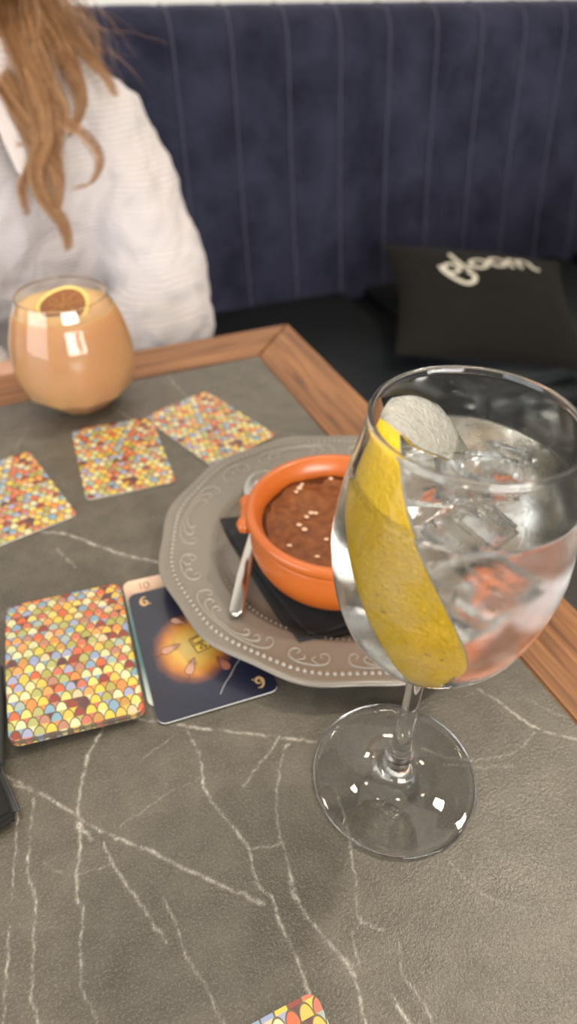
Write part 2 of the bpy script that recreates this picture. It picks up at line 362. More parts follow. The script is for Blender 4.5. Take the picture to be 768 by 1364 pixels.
nb = table.copy(); C.objects.link(nb); q_ = wl(.80+LX+WW, P0.y*0+loc2(P0, Vector((0, 0, 0))).y); nb.location = (q_.x, q_.y, -.75)  # unseen second table, added so its shadow falls on the lower backrest
for ch in list(table.children):
    c2_ = ch.copy(); C.objects.link(c2_); c2_.parent = nb
nb['label'] = 'unseen second stone and oak table further along the bench, added to shade its backrest'
# ------------------------------------------------------------------ gin glass
GX, GY = .0537, .1651
gin = empty('gin_glass', (GX, GY, .0004))
tag(gin, 'tall stemmed balloon glass of clear iced drink on the stone table', 'glass')
Zs = .001
outer = cr([(.0045, .0925), (.0125, .0970), (.0225, .1050), (.0318, .1185), (.0368, .1340), (.0390, .1500), (.0389, .1620), (.0361, .1800), (.0335, .1915), (.0313, .2030)], 46)
TK = .0012
inner = []
for i, (r, z) in enumerate(outer):
    t = outer[min(i+1, 45)]-outer[max(i-1, 0)]; t /= np.linalg.norm(t); inner.append((r-t[1]*TK, z+t[0]*TK))
inner = [(r, z) for r, z in inner if r > .003]
def r_in(z):
    zz = [p[1] for p in inner]; rr_ = [p[0] for p in inner]; return float(np.interp(z, zz, rr_))
foot = [(0, .0006), (.012, .0006), (.026, .0004), (.0345, .0002), (.0378, .0003), (.0390, .0012), (.0386, .0022), (.034, .0028), (.026, .0036), (.018, .0050), (.011, .0078), (.0072, .0115), (.0058, .0155), (.0062, .0185), (.0066, .0215), (.0052, .0255), (.0044, .032), (.0040, .045), (.0038, .062), (.0037, .078), (.0039, .088)]
foot = [tuple(v) for v in np.vstack([np.array(foot[:5]), cr(foot[4:], 60)[1:]])]
rimr = [(.0313, .2030), (.0316, .2036), (.0315, .2042), (.0309, .2046), (.0302, .2043), (.0299, .2037), (.0300, .2030)]
prof_g = foot + [tuple(v) for v in outer] + rimr[1:] + [tuple(v) for v in inner[::-1] if v[1] < .2028] + [(0, inner[0][1]-.0006)]
S = glass('fogged_glass', (.985, .99, .985)); fg = S.noise(45, 4, .65, dist=.4); dr = S.noise(900, 3, .7)
S.put(S.b.inputs['Roughness'], S.ramp(fg, [(.35, (.0, .0, .0)), (.65, (.13, .13, .13))])); S.bump(dr, .12, .0004)
df = S.n('ShaderNodeBsdfDiffuse'); df.inputs[0].default_value = (.92, .95, .98, 1); mx = S.n('ShaderNodeMixShader')
S.put(mx.inputs[0], S.math('MULTIPLY', S.ramp(fg, [(.45, (.0, .0, .0)), (.78, (.09, .09, .09))]), S.ramp(dr, [(.35, (.35, .35, .35)), (.6, (1, 1, 1))])))
S.t.links.new(S.b.outputs[0], mx.inputs[1]); S.t.links.new(df.outputs[0], mx.inputs[2]); S.t.links.new(mx.outputs[0], S.out.inputs[0]); M_fog = S.m
bm = bmesh.new(); lathe(bm, prof_g, 128); o = bm_obj('glass_body', bm, M_glass, gin); o.data.materials.append(M_fog)
for pl in o.data.polygons:
    c0 = pl.center; rad = math.hypot(c0.x, c0.y)
    if .098 < c0.z < .182 and rad > r_in(c0.z)+TK*.5: pl.material_index = 1
# liquid
ZL = .1835
lp = [(0, inner[0][1]-.0009)] + [(r+.00025, z-.0002) for r, z in inner if z < ZL] + [(r_in(ZL)+.0002, ZL+.0004), (r_in(ZL)-.0010, ZL), (r_in(ZL)*.5, ZL-.0002), (0, ZL-.0002)]
S = glass('tonic', (.985, .975, .93), 0, 1.333)
bm = bmesh.new(); lathe(bm, lp, 96); liq = bm_obj('clear_drink', bm, S.m); liq.location = gin.location
tag(liq, 'clear pale drink filling the stemmed balloon glass', 'drink')
# condensation film on the outside of the bowl: fine frost of droplets
# ice
S = NT('ice'); S.set(Base_Color=c4(.97, .98, .98), Roughness=S.ramp(S.noise(90, 3), [(.4, (.02, .02, .02)), (.7, (.22, .22, .22))]), IOR=1.16, Transmission_Weight=1.0)
S.bump(S.noise(120, 3, .55), .7, .003)
cl = S.n('ShaderNodeBsdfDiffuse'); cl.inputs[0].default_value = (.9, .92, .93, 1); mx = S.n('ShaderNodeMixShader')
S.put(mx.inputs[0], S.ramp(S.noise(70, 4, .6, dist=.6), [(.50, (0, 0, 0)), (.80, (.42, .42, .42))])); S.t.links.new(S.b.outputs[0], mx.inputs[1]); S.t.links.new(cl.outputs[0], mx.inputs[2]); S.t.links.new(mx.outputs[0], S.out.inputs[0])
M_ice = S.m
def ice(c, size, rot, label, seed, taper=.8):
    bm = bmesh.new(); bmesh.ops.create_cube(bm, size=1)
    for v in bm.verts:
        if v.co.z > 0: v.co.x *= taper; v.co.y *= taper
    bmesh.ops.bevel(bm, geom=list(bm.edges), offset=.12, segments=3, affect='EDGES')
    bmesh.ops.subdivide_edges(bm, edges=list(bm.edges), cuts=2, use_grid_fill=True)
    for v in bm.verts:
        d = noise.noise(v.co*2.3+Vector((seed, 0, 0)))*.07+noise.noise(v.co*6+Vector((seed, 5, 0)))*.02; v.co *= (1+d); v.co.x *= size[0]; v.co.y *= size[1]; v.co.z *= size[2]
    o = bm_obj('ice_cube', bm, M_ice); o.location = c; o.rotation_euler = rot; tag(o, label, 'ice', 'ice in the balloon glass')
GA = Vector((GX, GY, 0))
ice(GA+Vector((.0075, .003, .1775)), (.024, .022, .024), (.75, .55, .4), 'pointed ice cube poking up through the drink in the centre of the glass', 1, .7)
ice(GA+Vector((-.010, .010, .1700)), (.022, .022, .020), (.1, .2, .2), 'flat-topped ice cube just under the drink surface behind the lemon peel', 2, .85)
ice(GA+Vector((.016, .013, .174)), (.022, .018, .016), (.2, .3, -.3), 'ice cube at the right side of the glass with its slanting face at the surface', 3, .85)
ice(GA+Vector((.006, -.002, .146)), (.026, .024, .024), (.5, .2, .9), 'frosty ice cube sunk in the middle of the drink', 4, .85)
ice(GA+Vector((-.002, .006, .118)), (.020, .020, .018), (.3, .5, .2), 'lowest ice cube resting near the bottom of the glass bowl', 5, .8)
# bubbles on the surface and under it
bm = bmesh.new()
for k in range(90):
    z = random.uniform(.11, ZL-.001); a = random.uniform(0, 2*PI); r = (r_in(z)-.001)*math.sqrt(random.random()); ball(bm, (r*math.cos(a), r*math.sin(a), z), random.uniform(.00015, .0004), 6, 4)
for k in range(70):
    a = random.uniform(0, 2*PI); r = (r_in(ZL)-.0008)*(1-random.random()**2*.5); ball(bm, (r*math.cos(a), r*math.sin(a), ZL), random.uniform(.0002, .00045), 6, 4)
o = bm_obj('bubbles', bm, glass('bubble', (1, 1, 1), 0, 1.2).m, liq); tag(o, kind='stuff')

# lemon peel hugging the inner wall
def on_wall(X, Y, inset):
    d = ray(X, Y); o_ = Vector((0, 0, CAM_H)); t = .10
    while t < .45:
        p = o_+d*t; 
        if .095 < p.z < .203 and math.hypot(p.x-GX, p.y-GY) < r_in(p.z-.0004)-inset: return p
        t += .0002
    # grazing miss: nearest approach
    best = min((math.hypot((o_+d*s).x-GX, (o_+d*s).y-GY)-r_in((o_+d*s).z), s) for s in [.12+.0005*q for q in range(500)] if .1 < (o_+d*s).z < .2); return o_+d*best[1]
rows = [(905,578,600),(902,562,618),(892,546,625),(875,530,622),(850,513,609),(820,497,594),(790,485,579),(760,476,565),(730,470,552),(700,466,543),(670,466,536),(640,470,531),(612,479,532),(590,489,531),(570,499,531)]
grid = []
NU = 11
for y, l, r in rows:
    row = []
    for q in range(NU):
        s = q/(NU-1); X = l+(r-l)*s; Yy = y+ (s-.5)*(26 if y > 700 else 18)*(-.6)
        row.append(on_wall(X, Yy, .0014))
    grid.append(row)
foldrows = [((508,548),(533,578),.197,.1965),((516,534),(541,592),.1975,.195),((530,524),(556,600),.1975,.193),((548,521),(572,604),.1955,.190),((566,528),(585,607),.192,.187),((582,541),(594,612),.1885,.1845),((597,560),(600,617),.1855,.182),((609,582),(607,622),.182,.179),((616,604),(613,628),.178,.176)]
for (a, b, za, zb) in foldrows:
    grid.append([up(a[0]+(b[0]-a[0])*q/(NU-1), a[1]+(b[1]-a[1])*q/(NU-1), za+(zb-za)*q/(NU-1)) for q in range(NU)])
# keep every point inside the bowl, then refine
G = np.array([[list(p) for p in r] for r in grid])
for it in range(2):
    G[1:-1] = .5*G[1:-1]+.25*(G[:-2]+G[2:])
def clampin(G, inset):
    for r in G:
        for p in r:
            rad = math.hypot(p[0]-GX, p[1]-GY); m = r_in(min(p[2], .2025)-.0004)-inset
            if rad > m: p[0] = GX+(p[0]-GX)*m/rad; p[1] = GY+(p[1]-GY)*m/rad
    return G
NR = 96; G = np.array([cr(G[:, q], NR) for q in range(NU)]).transpose(1, 0, 2)
G = np.array([cr(G[i], 34) for i in range(NR)])
G = clampin(G, .0012)
dU = np.gradient(G, axis=1); dV = np.gradient(G, axis=0); Nn = np.cross(dU, dV); Nn /= np.linalg.norm(Nn, axis=2, keepdims=True)
# orient: towards the wall along the lower part
ctr = np.array([GX, GY, 0]); out = G[10, 16]-ctr; out[2] = 0
if np.dot(Nn[10, 16], out) < 0: Nn = -Nn
flip = np.interp(np.arange(NR)/(NR-1)*(len(grid)-1), [len(rows)-1.0, len(rows)+.6], [1, -1])[:, None, None]
def sheet(name, A, B, mat, parent):
    a, b = A.shape[:2]; V = np.concatenate([A.reshape(-1, 3), B.reshape(-1, 3)]); F = []; n = a*b
    for i in range(a-1):
        for j in range(b-1):
            q = i*b+j; F.append((q, q+1, q+b+1, q+b)); F.append((n+q, n+q+b, n+q+b+1, n+q+1))
    per = [j for j in range(b)]+[i*b+b-1 for i in range(1, a)]+[(a-1)*b+j for j in range(b-2, -1, -1)]+[i*b for i in range(a-2, 0, -1)]
    for s in range(len(per)):
        p, q = per[s], per[(s+1) % len(per)]; F.append((p, q, n+q, n+p))
    o = mesh_obj(name, V, F, mat, parent); 
    bm = bmesh.new(); bm.from_mesh(o.data); bmesh.ops.recalc_face_normals(bm, faces=bm.faces); bm.to_mesh(o.data); bm.free(); return o
peel = empty('lemon_peel', GA+Vector((0, 0, .10)))
tag(peel, 'long strip of yellow lemon peel curling down inside the balloon glass', 'garnish')
S = NT('lemon_rind'); v = S.n('ShaderNodeTexVoronoi'); v.inputs['Scale'].default_value = 620; S.put(v.inputs[0], S.coord())
nz = S.noise(60, 3); blem = 0.0
for bX, bY, bR in ((512, 812, .0016), (569, 868, .0014), (588, 874, .0010), (505, 790, .0012)):
    q_ = on_wall(bX, bY, .0014)-peel.location; vd = S.n('ShaderNodeVectorMath', operation='DISTANCE'); S.put(vd.inputs[0], S.coord()); vd.inputs[1].default_value = q_
    k_ = S.math('SUBTRACT', 1.0, S.math('DIVIDE', S.math('ADD', vd.outputs['Value'], S.math('MULTIPLY', S.math('SUBTRACT', S.noise(900, 3), .5), .003)), bR), clamp=True); blem = S.math('MAXIMUM', blem, S.math('MULTIPLY', k_, .9))
col = S.mix(nz, c4(.98, .57, .005), c4(1.0, .66, .008)); col = S.mix(blem, col, c4(.42, .20, .02))
S.set(Base_Color=col, Roughness=.38, Specular_IOR_Level=.5); S.bump(v.outputs[0], .8, .0006); M_rind = S.m
S = NT('lemon_pith'); S.set(Base_Color=S.mix(S.noise(400, 3), c4(.46, .45, .38), c4(.74, .73, .66)), Transmission_Weight=.35, IOR=1.35, Roughness=.25, Subsurface_Weight=.5, Subsurface_Radius=(.004, .004, .003), Subsurface_Scale=.5); S.bump(S.math('ADD', S.noise(700, 3), S.math('MULTIPLY', S.noise(220, 2), 1.5)), .9, .0014); M_pith = S.m
off = np.array(peel.location)
Gl = G-off
edge = np.minimum(np.linspace(0, 1, 34), np.linspace(1, 0, 34))[None, :, None]
th_r = .0006; th_p = .0011*np.clip(edge*9, .45, 1)
rnd = np.random.RandomState(3).randn(NR, 34, 1)*.00003
Nn = Nn*flip
sheet('rind', Gl+Nn*(.0002+rnd), Gl-Nn*th_r, M_rind, peel); 
# pith a touch wider than the rind so a pale margin shows
Gw = Gl+ (Gl-Gl.mean(axis=1, keepdims=True))*.035
sheet('pith', Gw-Nn*(th_r-.0001), Gw-Nn*(th_r+th_p), M_pith, peel)

# ------------------------------------------------------------------ plate
PX, PY = .0337, .3180
S = NT('grey_glaze'); S.set(Base_Color=S.mix(S.noise(25, 3), c4(.17, .148, .122), c4(.205, .18, .15)), Roughness=.26, Specular_IOR_Level=.5, Coat_Weight=.4, Coat_Roughness=.12); M_plate = S.m
S = NT('relief_glaze'); S.set(Base_Color=c4(.29, .26, .22), Roughness=.28, Coat_Weight=.4, Coat_Roughness=.1); M_relief = S.m
plate = empty('dinner_plate', (PX, PY, .0004)); tag(plate, 'grey ceramic plate with scalloped beaded rim and embossed scrolls', 'plate')
PH = [(0, .0060), (.040, .0060), (.066, .0062), (.073, .0072), (.0785, .0108), (.0825, .0135), (.086, .0143), (.098, .0160), (.108, .0178), (.1125, .0186), (.1148, .0180)]
def plate_h(r): return float(np.interp(r, [p[0] for p in PH], [p[1] for p in PH]))
def scal(r, z, a):
    k = max(0, min(1, (r-.098)/.016)); return r + k*.0013*math.cos(12*(a-math.radians(198)))
prof_p = [tuple(v) for v in cr(PH, 60)] + [(.1150, .0168), (.1135, .0155), (.105, .0128), (.088, .0090), (.072, .0035), (.068, .0005), (.064, .0005), (.062, .0020), (0, .0020)]
bm = bmesh.new(); lathe(bm, prof_p, 240, rfun=scal); bm_obj('plate_body', bm, M_plate, plate)
bm = bmesh.new(); NB = 172
for k in range(NB):
    a = 2*PI*k/NB; r = scal(.1075, 0, a)-.0003; bmesh.ops.create_icosphere(bm, subdivisions=2, radius=.00135, matrix=Matrix.Translation((r*math.cos(a), r*math.sin(a), plate_h(.1075)+.0001)))
o = bm_obj('bead_border', bm, M_relief, plate); tag(o, kind='stuff')
bm = bmesh.new()
for k in range(150):
    a = 2*PI*k/150; r = .0792; bmesh.ops.create_icosphere(bm, subdivisions=1, radius=.0011, matrix=Matrix.Translation((r*math.cos(a), r*math.sin(a), plate_h(r)+.0002)))
o = bm_obj('inner_bead_ring', bm, M_plate, plate); tag(o, kind='stuff')
def strokes(bm, lst, a0, rad=.0008):
    for st in lst:
        P = cr(st, len(st)*6); P3 = [(r*math.cos(a0+math.radians(d)), r*math.sin(a0+math.radians(d)), plate_h(r)+.0001) for d, r in P]; n = len(P3)
        tube(bm, P3, [rad*(.55+.5*math.sin(PI*min(1, (i+1)/n*1.15))) for i in range(n)], 6)
R0 = .1030
def hook(d0, sgn, s=1.0):
    return [(d0, R0-.0012), (d0+sgn*2.2*s, R0-.004), (d0+sgn*2.4*s, R0-.0075), (d0+sgn*.6*s, R0-.0082), (d0+sgn*.3*s, R0-.0062)]
long_ = [[(-15, R0-.0075), (-14.2, R0-.0095), (-15.6, R0-.011), (-17.2, R0-.0085), (-16.8, R0-.0035), (-13.5, R0-.0005), (-7, R0+.0003), (0, R0), (7, R0+.0003), (13.5, R0-.0005), (16.8, R0-.0035), (17.2, R0-.0085), (15.6, R0-.011), (14.2, R0-.0095), (15, R0-.0075)],
         [(-12, R0-.0015), (-6, R0-.0012), (0, R0-.0016), (6, R0-.0012), (12, R0-.0015)]]
for sgn in (-1, 1):
    for d0 in (11.2, 7.0): long_.append([(sgn*(d0-4), R0-.0016), (sgn*(d0-.5), R0-.0026), (sgn*(d0+1.4), R0-.0055), (sgn*(d0+.6), R0-.0082), (sgn*(d0-.8), R0-.0078), (sgn*(d0-.4), R0-.0060)])
short_ = [[(-4.2, R0-.0065), (-3.4, R0-.0085), (-4.8, R0-.0100), (-6.4, R0-.0078), (-6.0, R0-.0030), (-3, R0-.0004), (0, R0), (3, R0-.0004), (6.0, R0-.0030), (6.4, R0-.0078), (4.8, R0-.0100), (3.4, R0-.0085), (4.2, R0-.0065)],
          [(-3.6, R0-.0014), (-1.6, R0-.003), (-1.3, R0-.0058), (-2.3, R0-.0062)], [(3.6, R0-.0014), (1.6, R0-.003), (1.3, R0-.0058), (2.3, R0-.0062)]]
for k in range(6):
    bm = bmesh.new(); strokes(bm, long_, math.radians(167.5+60*k)); bm_obj('scroll_relief', bm, M_relief, plate)
    bm = bmesh.new(); strokes(bm, short_, math.radians(197.5+60*k)); bm_obj('scroll_relief', bm, M_relief, plate)

# napkin following the plate
S = NT('black_paper'); S.set(Base_Color=c4(.022, .024, .026), Roughness=.75, Specular_IOR_Level=.3); S.bump(S.math('ADD', S.noise(700, 2), S.noise(90, 2)), .5, .0006); M_nap = S.m
POT = Vector((.0292, .3000, 0))
def drape(name, A, B, Cc, D, lift, mat, parent, n=36, bulge=.0):
    V = []; F = []
    A, B, Cc, D = [Vector(q) for q in (A, B, Cc, D)]
    for i in range(n+1):
        for j in range(n+1):
            u, v_ = i/n, j/n; p = A*(1-u)*(1-v_)+B*u*(1-v_)+Cc*u*v_+D*(1-u)*v_
            p = p + (B-A).normalized().orthogonal()*0
            edge_ = min(u, 1-u, v_, 1-v_)
            rp = math.hypot(p.x-PX, p.y-PY); z = plate_h(rp)+.0004+lift+.0013*noise.noise(Vector((p.x*60, p.y*60, lift*500)))*(1 if (p-POT.xy.to_3d()).length > .045 else .2)+.0008
            V.append((p.x-PX, p.y-PY, z))
    for i in range(n):
        for j in range(n): a = i*(n+1)+j; F.append((a, a+1, a+n+2, a+n+1))
    o = mesh_obj(name, V, F, mat, parent); so = o.modifiers.new('thick', 'SOLIDIFY'); so.thickness = .0006; so.offset = 1
    return o
nap = empty('paper_napkin', (PX, PY, .0004)); tag(nap, 'folded black paper napkin lying between the clay pot and the grey plate', 'napkin')
def flat(X, Y, z): p = up(X, Y, z); return (p.x, p.y, 0)
A_ = flat(293, 690, .015); B_ = flat(398, 859, .013)
drape('lower_layer', A_, B_, (B_[0]+.094, B_[1]+.040, 0), (A_[0]+.080, A_[1]+.060, 0), 0, M_nap, nap)
A2 = flat(300, 700, .014); B2 = flat(412, 846, .013)
drape('upper_layer', A2, B2, (B2[0]+.080, B2[1]+.040, 0), (A2[0]+.072, A2[1]+.050, 0), .0012, M_nap, nap)

# ------------------------------------------------------------------ clay pot
S = NT('terracotta'); gz = S.noise(500, 3)
S.set(Base_Color=S.mix(S.noise(30, 4), c4(.42, .085, .008), c4(.52, .125, .014)), Roughness=.42, Specular_IOR_Level=.45, Coat_Weight=.5, Coat_Roughness=.22); S.bump(gz, .25, .0004); M_clay = S.m
ZP = .0105
pot = empty('clay_pot', POT+Vector((0, 0, ZP))); tag(pot, 'round orange terracotta pot with small side lugs on the grey plate', 'pot')
po = [(0, 0), (.034, 0), (.039, .0012), (.0455, .008), (.0505, .0175), (.0520, .0265), (.0512, .0345), (.0506, .0370), (.0522, .0392), (.0541, .0415), (.0545, .0440), (.0536, .0460), (.0518, .0469), (.0500, .0466), (.0484, .0450), (.0462, .0415), (.0448, .0370), (.0450, .031), (.0460, .024), (.044, .014), (.036, .0055), (0, .0045)]
pp = [tuple(v) for v in np.vstack([np.array(po[:2]), cr(po[1:-1], 90)[1:], np.array(po[-1:])])]
bm = bmesh.new(); lathe(bm, pp, 120); bm_obj('pot_body', bm, M_clay, pot)
def lug(ang):
    bm = bmesh.new(); P = []
    for k in range(13):
        a = ang+math.radians(-15+30*k/12); s = k/12; rad = .0530+.0006*math.sin(PI*s)+.0024*(math.exp(-((s-.14)/.14)**2)+math.exp(-((s-.86)/.14)**2))
        P.append((rad*math.cos(a), rad*math.sin(a), .0395))
    tube(bm, P, [.0020+.0022*math.sin(PI*(k/12))**.4+.0013*(math.exp(-((k/12-.1)/.12)**2)+math.exp(-((k/12-.9)/.12)**2)) for k in range(13)], 12, cap=True)
    o = bm_obj('lug', bm, M_clay, pot); return o
lq_ = up(325, 684, .050)-POT; la = math.atan2(lq_.y, lq_.x); lug(la); lug(la+PI)
# stew
S = NT('stew'); s1 = S.noise(160, 4, .65)
S.set(Base_Color=S.ramp(s1, [(.3, (.12, .030, .006)), (.55, (.22, .066, .014)), (.8, (.34, .12, .03))]), Roughness=.5, Specular_IOR_Level=.4); S.bump(S.noise(650, 4, .7), .7, .0012); M_stew = S.m
stew = empty('stew', POT+Vector((0, 0, ZP+.0335))); tag(stew, 'thick reddish brown stew with sausage pieces filling the clay pot', 'food')
def stew_h(x, y):
    h = .0022*noise.noise(Vector((x*55, y*55, 1)))+.0010*noise.noise(Vector((x*150, y*150, 4)))
    for cx, cy, s, a in bumps: h += a*math.exp(-((x-cx)**2+(y-cy)**2)/(2*s*s))
    return h
def stew_px(X, Y): p = up(X, Y, ZP+.0335)-POT; return p.x, p.y
bumps = [(*stew_px(425, 712), .0075, .0026), (*stew_px(395, 660), .0065, .0018), (*stew_px(460, 690), .007, .0030), (*stew_px(400, 735), .005, .0014), (.016, .016, .008, .003), (.02, -.012, .008, .0025)]
V = [(0, 0, stew_h(0, 0))]; F = []; NRr, NS = 34, 96
for i in range(1, NRr+1):
    r = .0452*i/NRr
    for k in range(NS): a = 2*PI*k/NS; x, y = r*math.cos(a), r*math.sin(a); V.append((x, y, stew_h(x, y)+(.0012 if i == NRr else 0)))
for k in range(NS): F.append((0, 1+k, 1+(k+1) % NS))
for i in range(NRr-1):
    for k in range(NS): a = 1+i*NS+k; b = 1+i*NS+(k+1) % NS; F.append((a, a+NS, b+NS, b))
V.append((0, 0, -.02)); ci = len(V)-1; base_i = 1+(NRr-1)*NS
for k in range(NS): F.append((base_i+k, ci, base_i+(k+1) % NS))
mesh_obj('sauce', V, F, M_stew, stew)
S = NT('sausage'); S.set(Base_Color=S.mix(S.noise(300, 4), c4(.20, .035, .012), c4(.36, .09, .035)), Roughness=.4); S.bump(S.noise(500, 3), .5, .001); M_saus = S.m
for X, Y, rr_, hh in ((472, 690, .0095, .006), (432, 706, .0085, .0025)):
    x, y = stew_px(X, Y); bm = bmesh.new(); bmesh.ops.create_icosphere(bm, subdivisions=4, radius=1)
    for v_ in bm.verts: v_.co *= 1+.08*noise.noise(v_.co*2.5+Vector((X, 0, 0))); v_.co = Vector((x+v_.co.x*rr_, y+v_.co.y*rr_*.85, stew_h(x, y)-.0035+v_.co.z*(hh)))
    bm_obj('sausage_piece', bm, M_saus if hh > .004 else M_stew, stew)
M_crumb = plain('crumb', (.72, .48, .32), .5)
for X, Y in ((394, 660), (400, 652), (402, 647), (398, 656), (414, 683), (408, 688), (420, 684), (398, 703), (405, 710), (434, 722), (422, 743), (448, 633), (462, 668), (458, 676), (385, 730), (440, 640)):
    x, y = stew_px(X, Y); bm = bmesh.new(); bmesh.ops.create_icosphere(bm, subdivisions=2, radius=1)
    s = random.uniform(.0008, .0015)
    for v_ in bm.verts: v_.co = Vector((x+v_.co.x*s*1.3, y+v_.co.y*s, stew_h(x, y)+.0006+v_.co.z*s*.7))
    bm_obj('white_crumb', bm, M_crumb, stew)

# ------------------------------------------------------------------ spoon
S = NT('steel'); S.set(Base_Color=c4(.58, .56, .53), Metallic=1.0, Roughness=.16); M_steel = S.m
tip = up(313, 824, .0175); head = up(352, 652, .0150); d = (head-tip); Lh = d.length
sp = empty('teaspoon', tip); tag(sp, 'steel teaspoon lying on the grey plate left of the clay pot', 'spoon')
ax = d.normalized(); side = Vector((-ax.y, ax.x, 0)).normalized()*-1
V = []; F = []; NSs = 60; NC = 9; Lt = Lh+.022
for i in range(NSs+1):
    s = i/NSs; xx = s*Lt
    x0 = Lh-.022                                       # where the bowl starts
    if xx < x0:
        t = xx/x0; wd = .0042*(1-.15*t)-.0024*max(0, (t-.35)/.65)**1.0; wd = wd*min(1, math.sqrt(max(0, 1-(1-min(1, xx/.005))**2))+.02); dep = 0; z = .0012+.004*math.sin(PI*t)
    else:
        t = (xx-x0)/(Lt-x0); wd = .0016+.0145*math.sqrt(max(0, 1-(2*t-1)**2))*(1-.18*(1-t)); dep = .006*math.sin(PI*t); z = .0012-.001*t
        if t > .97: wd = max(.002, wd)
    for j in range(NC):
        c_ = (j/(NC-1))*2-1; p = ax*xx+side*(wd*c_); p.z += z+dep*(c_*c_-1)*.8+(.0004*(1-c_*c_) if xx < x0 else 0); V.append(tuple(p))
for i in range(NSs):
    for j in range(NC-1): a = i*NC+j; F.append((a, a+1, a+NC+1, a+NC))
o = mesh_obj('spoon_body', V, F, M_steel, sp); so = o.modifiers.new('thick', 'SOLIDIFY'); so.thickness = .0014; so.offset = 0; o.modifiers.new('sub', 'SUBSURF').render_levels = 1
# ------------------------------------------------------------------ cards
CW, CH, CT = .0654, .0942, .0007
rr = round_rect(CW, CH, .0048, 6)
def card_mesh(top, edge_m):
    bm = bmesh.new(); slab(bm, rr, 0, CT, 0); me = bpy.data.meshes.new('card'); bm.normal_update(); 
    for f in bm.faces: f.material_index = 0 if f.normal.z > .5 else 1
    bm.to_mesh(me); bm.free(); me.materials.append(top); me.materials.append(edge_m); return me
me_back = card_mesh(M_scale, M_cardedge)
def put_card(x, y, a, z, label, me=me_back, group='face-down playing cards with the scale pattern'):
    o = bpy.data.objects.new('playing_card', me); C.objects.link(o); o.location = (x, y, z); o.rotation_euler.z = a; tag(o, label, 'playing card', group); return o
put_card(-.1312, .4244, .3667, .0004, 'lone scale-patterned card lying below the orange drink, left of the tilted card')
put_card(-.0674, .4679, .7652-PI/2*0, .0004, 'tilted scale-patterned card touching the plate rim, nearest the table corner')
tr = Vector((-.203, .426)); br = Vector((-.148, .354)); e = (br-tr).normalized(); e2 = Vector((-.043, -.033)).normalized(); e2 = (e2-e*e2.dot(e)).normalized()
ct = tr+e*CH/2-e*.002+e2*CW/2; put_card(ct.x, ct.y, math.atan2(-e.y, -e.x)-PI/2, .0004, 'scale-patterned card cut off by the left edge of the photo, above the card pile')
c_ = up(419, 1319, 0).xy; e = (up(338, 1363, 0).xy-c_).normalized(); dn = Vector((-e.y, e.x)); dn = dn if dn.y < 0 else -dn
ct = c_+e*CW/2+dn*CH/2; put_card(ct.x, ct.y, math.atan2(-dn.y, -dn.x)-PI/2, .0004, 'scale-patterned card at the bottom edge, only its top corner in view')
# the pile: bent cards leaning on the black case
pile_c = Vector((-.1175, .2271)); pile_a = .342
def bent(zbase, top, n=18, dx=0, dy=0, da=0):
    V = []; F = []; ca, sa = math.cos(da), math.sin(da); n = 26
    # grid clipped to the rounded outline
    for s in (1, 0):
        for j in range(n+1):
            v_ = CH/2*math.sin(PI*(j/n-.5)); dyc = max(0, abs(v_)-(CH/2-.0048)); hw = CW/2-(.0048-math.sqrt(max(0, .0048**2-dyc**2)))
            for i in range(n+1):
                u = -hw+2*hw*i/n; x, y = u, v_
                q = y/CH+.5                                   # 0 near, 1 far
                z = .0060*math.exp(-((q-.55)/.50)**2)*(1-.25*(x/CW+.5)) + .0040*(.5-x/CW)*(1-q) - .0008
                V.append((x*ca-y*sa+dx, x*sa+y*ca+dy, zbase+z+s*.0006))
    N = (n+1)**2
    for j in range(n):
        for i in range(n):
            a = j*(n+1)+i; F.append((a, a+1, a+n+2, a+n+1)); F.append((N+a, N+a+n+1, N+a+n+2, N+a+1))
    per = list(range(n+1))+[j*(n+1)+n for j in range(1, n+1)]+[n*(n+1)+i for i in range(n-1, -1, -1)]+[j*(n+1) for j in range(n-1, 0, -1)]
    ne = len(F)
    for k in range(len(per)): p, q = per[k], per[(k+1) % len(per)]; F.append((p, N+p, N+q, q))
    o = mesh_obj('playing_card', V, F, M_scale); o.data.materials.append(M_blackedge); o.location = (pile_c.x, pile_c.y, 0); o.rotation_euler.z = pile_a
    for k, pl in enumerate(o.data.polygons):
        if k >= ne: pl.material_index = 1; pl.use_smooth = False
        elif pl.normal.z < 0: pl.material_index = 1
    return o
for k in range(6):
    o = bent(.0029+k*.00065, k == 5, dx=random.uniform(-.0006, .0006)*(k < 5), dy=random.uniform(-.0006, .0006)*(k < 5), da=random.uniform(-.008, .008)*(k < 5))
    tag(o, 'top card of the face-down pile, covered in colourful scales' if k == 5 else 'one of the face-down cards stacked under the top card of the pile', 'playing card', 'cards in the face-down pile')

# mouse card (dark face with a glowing centre)
def face_uv(S):
    sep = S.n('ShaderNodeSeparateXYZ'); S.put(sep.inputs[0], S.coord('Object')); return sep.outputs[0], sep.outputs[1]
def c6loc(X_, Y_):
    d_ = up(X_, Y_, .002)-Vector((-.0500, .2446, 0)); return (d_.x*math.cos(.3607)+d_.y*math.sin(.3607), -d_.x*math.sin(.3607)+d_.y*math.cos(.3607))
gcx, gcy = c6loc(256, 862)
S = NT('night_face'); X, Y = face_uv(S)
dd = S.math('SQRT', S.math('ADD', S.math('POWER', S.math('DIVIDE', S.math('SUBTRACT', X, gcx), .0180), 2.0), S.math('POWER', S.math('DIVIDE', S.math('SUBTRACT', Y, gcy), .0200), 2.0)))
dd = S.math('ADD', dd, S.math('MULTIPLY', S.math('SUBTRACT', S.noise(90, 3), .5), .25))
col = S.ramp(S.math('MULTIPLY', dd, .5), [(0, (.60, .47, .17)), (.28, (.60, .36, .07)), (.44, (.50, .19, .03)), (.54, (.20, .075, .045)), (.64, (.020, .022, .045)), (1, (.014, .016, .036))])
